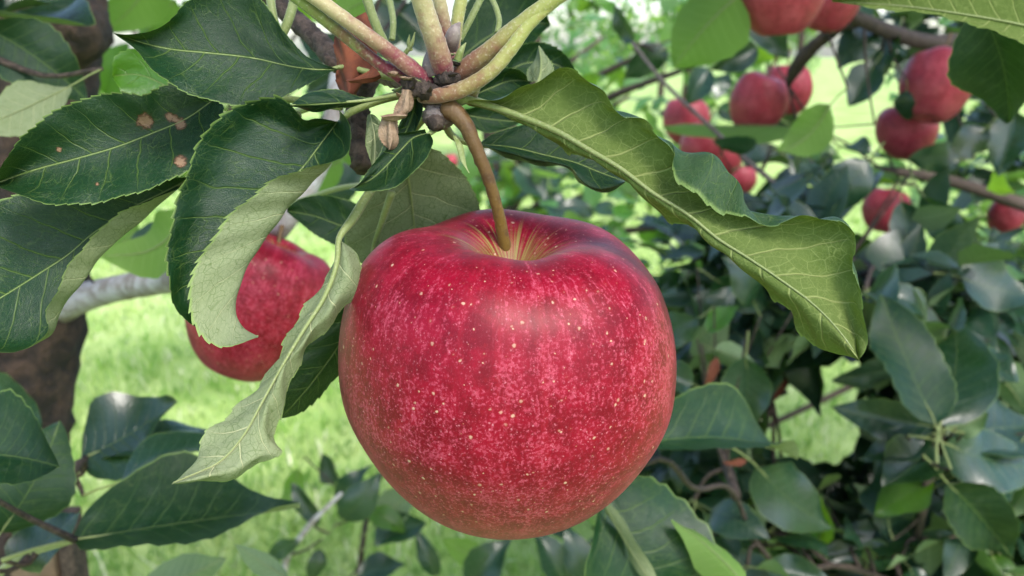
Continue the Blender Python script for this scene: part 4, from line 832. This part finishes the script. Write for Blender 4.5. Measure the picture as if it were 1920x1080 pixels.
# trees further back: trunk, branches, nearest leaves one by one, the rest as the crown
def back_tree(foot, h, label, clumps, n_leaf, n_per, key='leaf_far', ln=(.06, .095), seed=0, near=None):
    T = root('apple_tree', foot); tag(T, label, 'tree', 'orchard trees behind'); foot = np.array(foot, float); gg = random.Random(seed)
    tube_obj('trunk', [foot+[0, 0, -.1], foot+[.02, 0, h*.35], foot+[-.02, .03, h*.7], foot+[0, .02, h]], [.06, .05, .035, .015], M['bark'], T, n=24, nseg=12, lump=.04)
    for c, rad in clumps:
        a = foot+np.array([0, 0, min(max(c[2]-.35, h*.25), h*.9)])
        tube_obj('branch', [a, (a+np.array(c))/2+np.array([0, 0, .05]), np.array(c)], [.018, .012, .005], M['twig'], T, n=12, nseg=7, lump=.05)
    k = 0
    while k < n_leaf:
        c, rad = gg.choice(clumps); p = np.array(c)+np.array([gg.gauss(0, 1), gg.gauss(0, 1)-.4, gg.gauss(0, 1)])*rad*.55
        if blocked(p, p): k += .2; continue
        k += max(1, len(spur_leaves(T, p, gg.randint(3, 5), ln=ln, key='leaf_bg', lime=.6)))
    if n_per: crown_mesh('crown', clumps, n_per, ln, key, T, seed, True)
    return T
def clump_at(lst): return [(tuple(W(x, y, d)), r) for x, y, d, r in lst]
back_tree((-.04, 2.75, 0), 1.6, 'apple tree in the middle distance behind the large apple', clump_at([(1010, 380, 2.0, .2), (1130, 430, 1.9, .2), (1230, 520, 1.9, .22), (1080, 250, 2.4, .25), (1200, 330, 2.2, .2), (1250, 80, 2.3, .22),
          (930, 330, 2.2, .18), (1310, 420, 1.9, .22), (1180, 180, 2.5, .22), (1340, 110, 2.1, .2), (1290, 650, 1.8, .2), (1130, 70, 2.9, .25)]), 230, 14, seed=11)
back_tree((2.6, 3.3, 0), 1.9, 'dense apple tree behind the right-hand tree', clump_at([(1850, 500, 2.1, .3), (1750, 620, 2.0, .3), (1880, 720, 1.9, .3), (1900, 300, 2.4, .3), (1700, 950, 1.7, .25), (1880, 930, 1.7, .3), (1500, 990, 1.6, .22), (1620, 1080, 1.5, .25),
          (1380, 1060, 1.5, .2), (1950, 560, 2.2, .35), (1430, 560, 2.2, .22), (1560, 560, 2.2, .25), (1330, 850, 1.7, .22), (1820, 60, 2.3, .3), (1690, 380, 2.4, .2), (1960, 120, 2.3, .3), (1800, 1050, 1.6, .3)]), 200, 75, ln=(.05, .085), seed=12)
back_tree((-1.0, 3.3, 0), 1.9, 'apple tree in the middle distance behind the dark trunk', clump_at([(250, 60, 2.4, .3), (420, -60, 2.6, .3), (300, 320, 2.6, .25), (480, 330, 2.7, .25), (600, 330, 2.8, .22), (150, 300, 2.5, .3), (680, 300, 2.8, .22), (560, 60, 2.8, .3), (700, 80, 2.9, .3)]), 150, 14, seed=13)
for i, (fx, fy, h, lab) in enumerate([(0.2, 9.0, 3.2, 'far pale orchard tree behind the shoots'), (2.2, 11.5, 3.1, 'far pale orchard tree above the long leaf'),
                                      (-2.2, 13, 3.2, 'farther small orchard tree between the left trees'), (5.0, 16, 3.3, 'farthest small orchard tree beyond the lawn gap'),
     (1.2, 19, 3.6, 'distant orchard tree seen between shoots and long leaf'), (3.6, 22, 3.8, 'distant orchard tree in the row end above the twig cluster'), (7.0, 25, 4.0, 'distant orchard tree over the bright lawn strip')]):
    gg = np.random.default_rng(60+i); cl = []
    for k in range(11):
        a = gg.uniform(0, 6.28); rr = gg.uniform(.2, 1.15); cl.append(((fx+math.cos(a)*rr, fy+math.sin(a)*rr, gg.uniform(.75, h)), gg.uniform(.35, .6)))
    T = root('apple_tree', (fx, fy, 0)); tag(T, lab, 'tree', 'orchard trees behind')
    tube_obj('trunk', [np.array([fx, fy, -.1]), np.array([fx+.03, fy, h*.4]), np.array([fx, fy+.05, h*.85])], [.08, .06, .02], M['bark'], T, n=16, nseg=12, lump=.04)
    crown_mesh('crown', cl, 210, (.09, .15), 'leaf_far', T, 90+i)
# low suckers in the grass below the apple
SK = root('sucker_shoot', W(600, 1060, 1.1)*np.array([1, 1, 0])); tag(SK, 'low leafy sucker growing from the grass under the large apple', 'shoot')
tube_obj('stem', np.concatenate([[W(500, 1200, 1.02)*np.array([1, 1, 0])], Wl([(520, 1150, 1.0), (560, 1003, .95), (600, 965, .94), (640, 925, .92)])]), [.0045, .004, .0035, .003, .002], M['greybark'], SK, n=16, nseg=8)
tube_obj('stem', np.concatenate([[W(640, 1280, 1.22)*np.array([1, 1, 0])], Wl([(640, 1250, 1.2), (670, 1100, 1.1), (690, 960, 1.05), (720, 880, 1.0)])]), [.0045, .004, .0035, .003, .0015], M['twig'], SK, n=16, nseg=8)
SKB = [curve(Wl(p_), 50) for p_ in ([(520, 1150, 1.0), (560, 1003, .95), (600, 965, .94), (640, 925, .92)], [(640, 1250, 1.2), (670, 1100, 1.1), (690, 960, 1.05), (720, 880, 1.0)])]
for a in [(640, 960, 700, 870, 1.0, 1, -30, .8, 'leaf_bg', 0), (600, 980, 545, 905, .95, 1, -40, .9, 'leaf_bg', .0), (640, 975, 712, 885, .95, 1, 30, 1.0, 'leaf_bg', 0), (700, 985, 775, 910, 1.0, -1, 0, 1.2, 'leaf_bg', 0), (640, 905, 605, 850, 1.1, 1, -50, 1.0, 'leaf_bg', 0),
          (560, 1010, 500, 1050, .95, 1, -40, 1.1, 'leaf_bg', 0), (600, 1030, 580, 1090, 1.0, 1, -30, 1.1, 'leaf_bg', 0), (690, 960, 760, 1000, 1.0, 1, 0, 1.1, 'leaf_lime', 0), (700, 1020, 800, 980, 1.0, 1, -20, 1.0, 'leaf_bg', 0), (670, 1080, 760, 1060, 1.05, 1, -30, 1.0, 'leaf_bg', 0),
          (880, 1100, 960, 1010, .9, 1, 0, 1.1, 'leaf_bg', 0), (1060, 1100, 1000, 990, .8, 1, 20, 1.1, 'leaf_bg', 0), (1100, 1090, 1060, 985, .8, 1, 0, 1.0, 'leaf_bg', 0), (820, 1080, 780, 990, 1.0, 1, 0, .8, 'leaf_bg', 0), (910, 1050, 830, 1010, 1.0, -1, 0, 1, 'leaf_lime', 0), (560, 880, 520, 960, 1.1, -1, 0, .9, 'leaf_lime', 0)]:
    o = hand_leaf(SK, *a)
    attach(SK, o, SKB if a[0] < 760 else None)
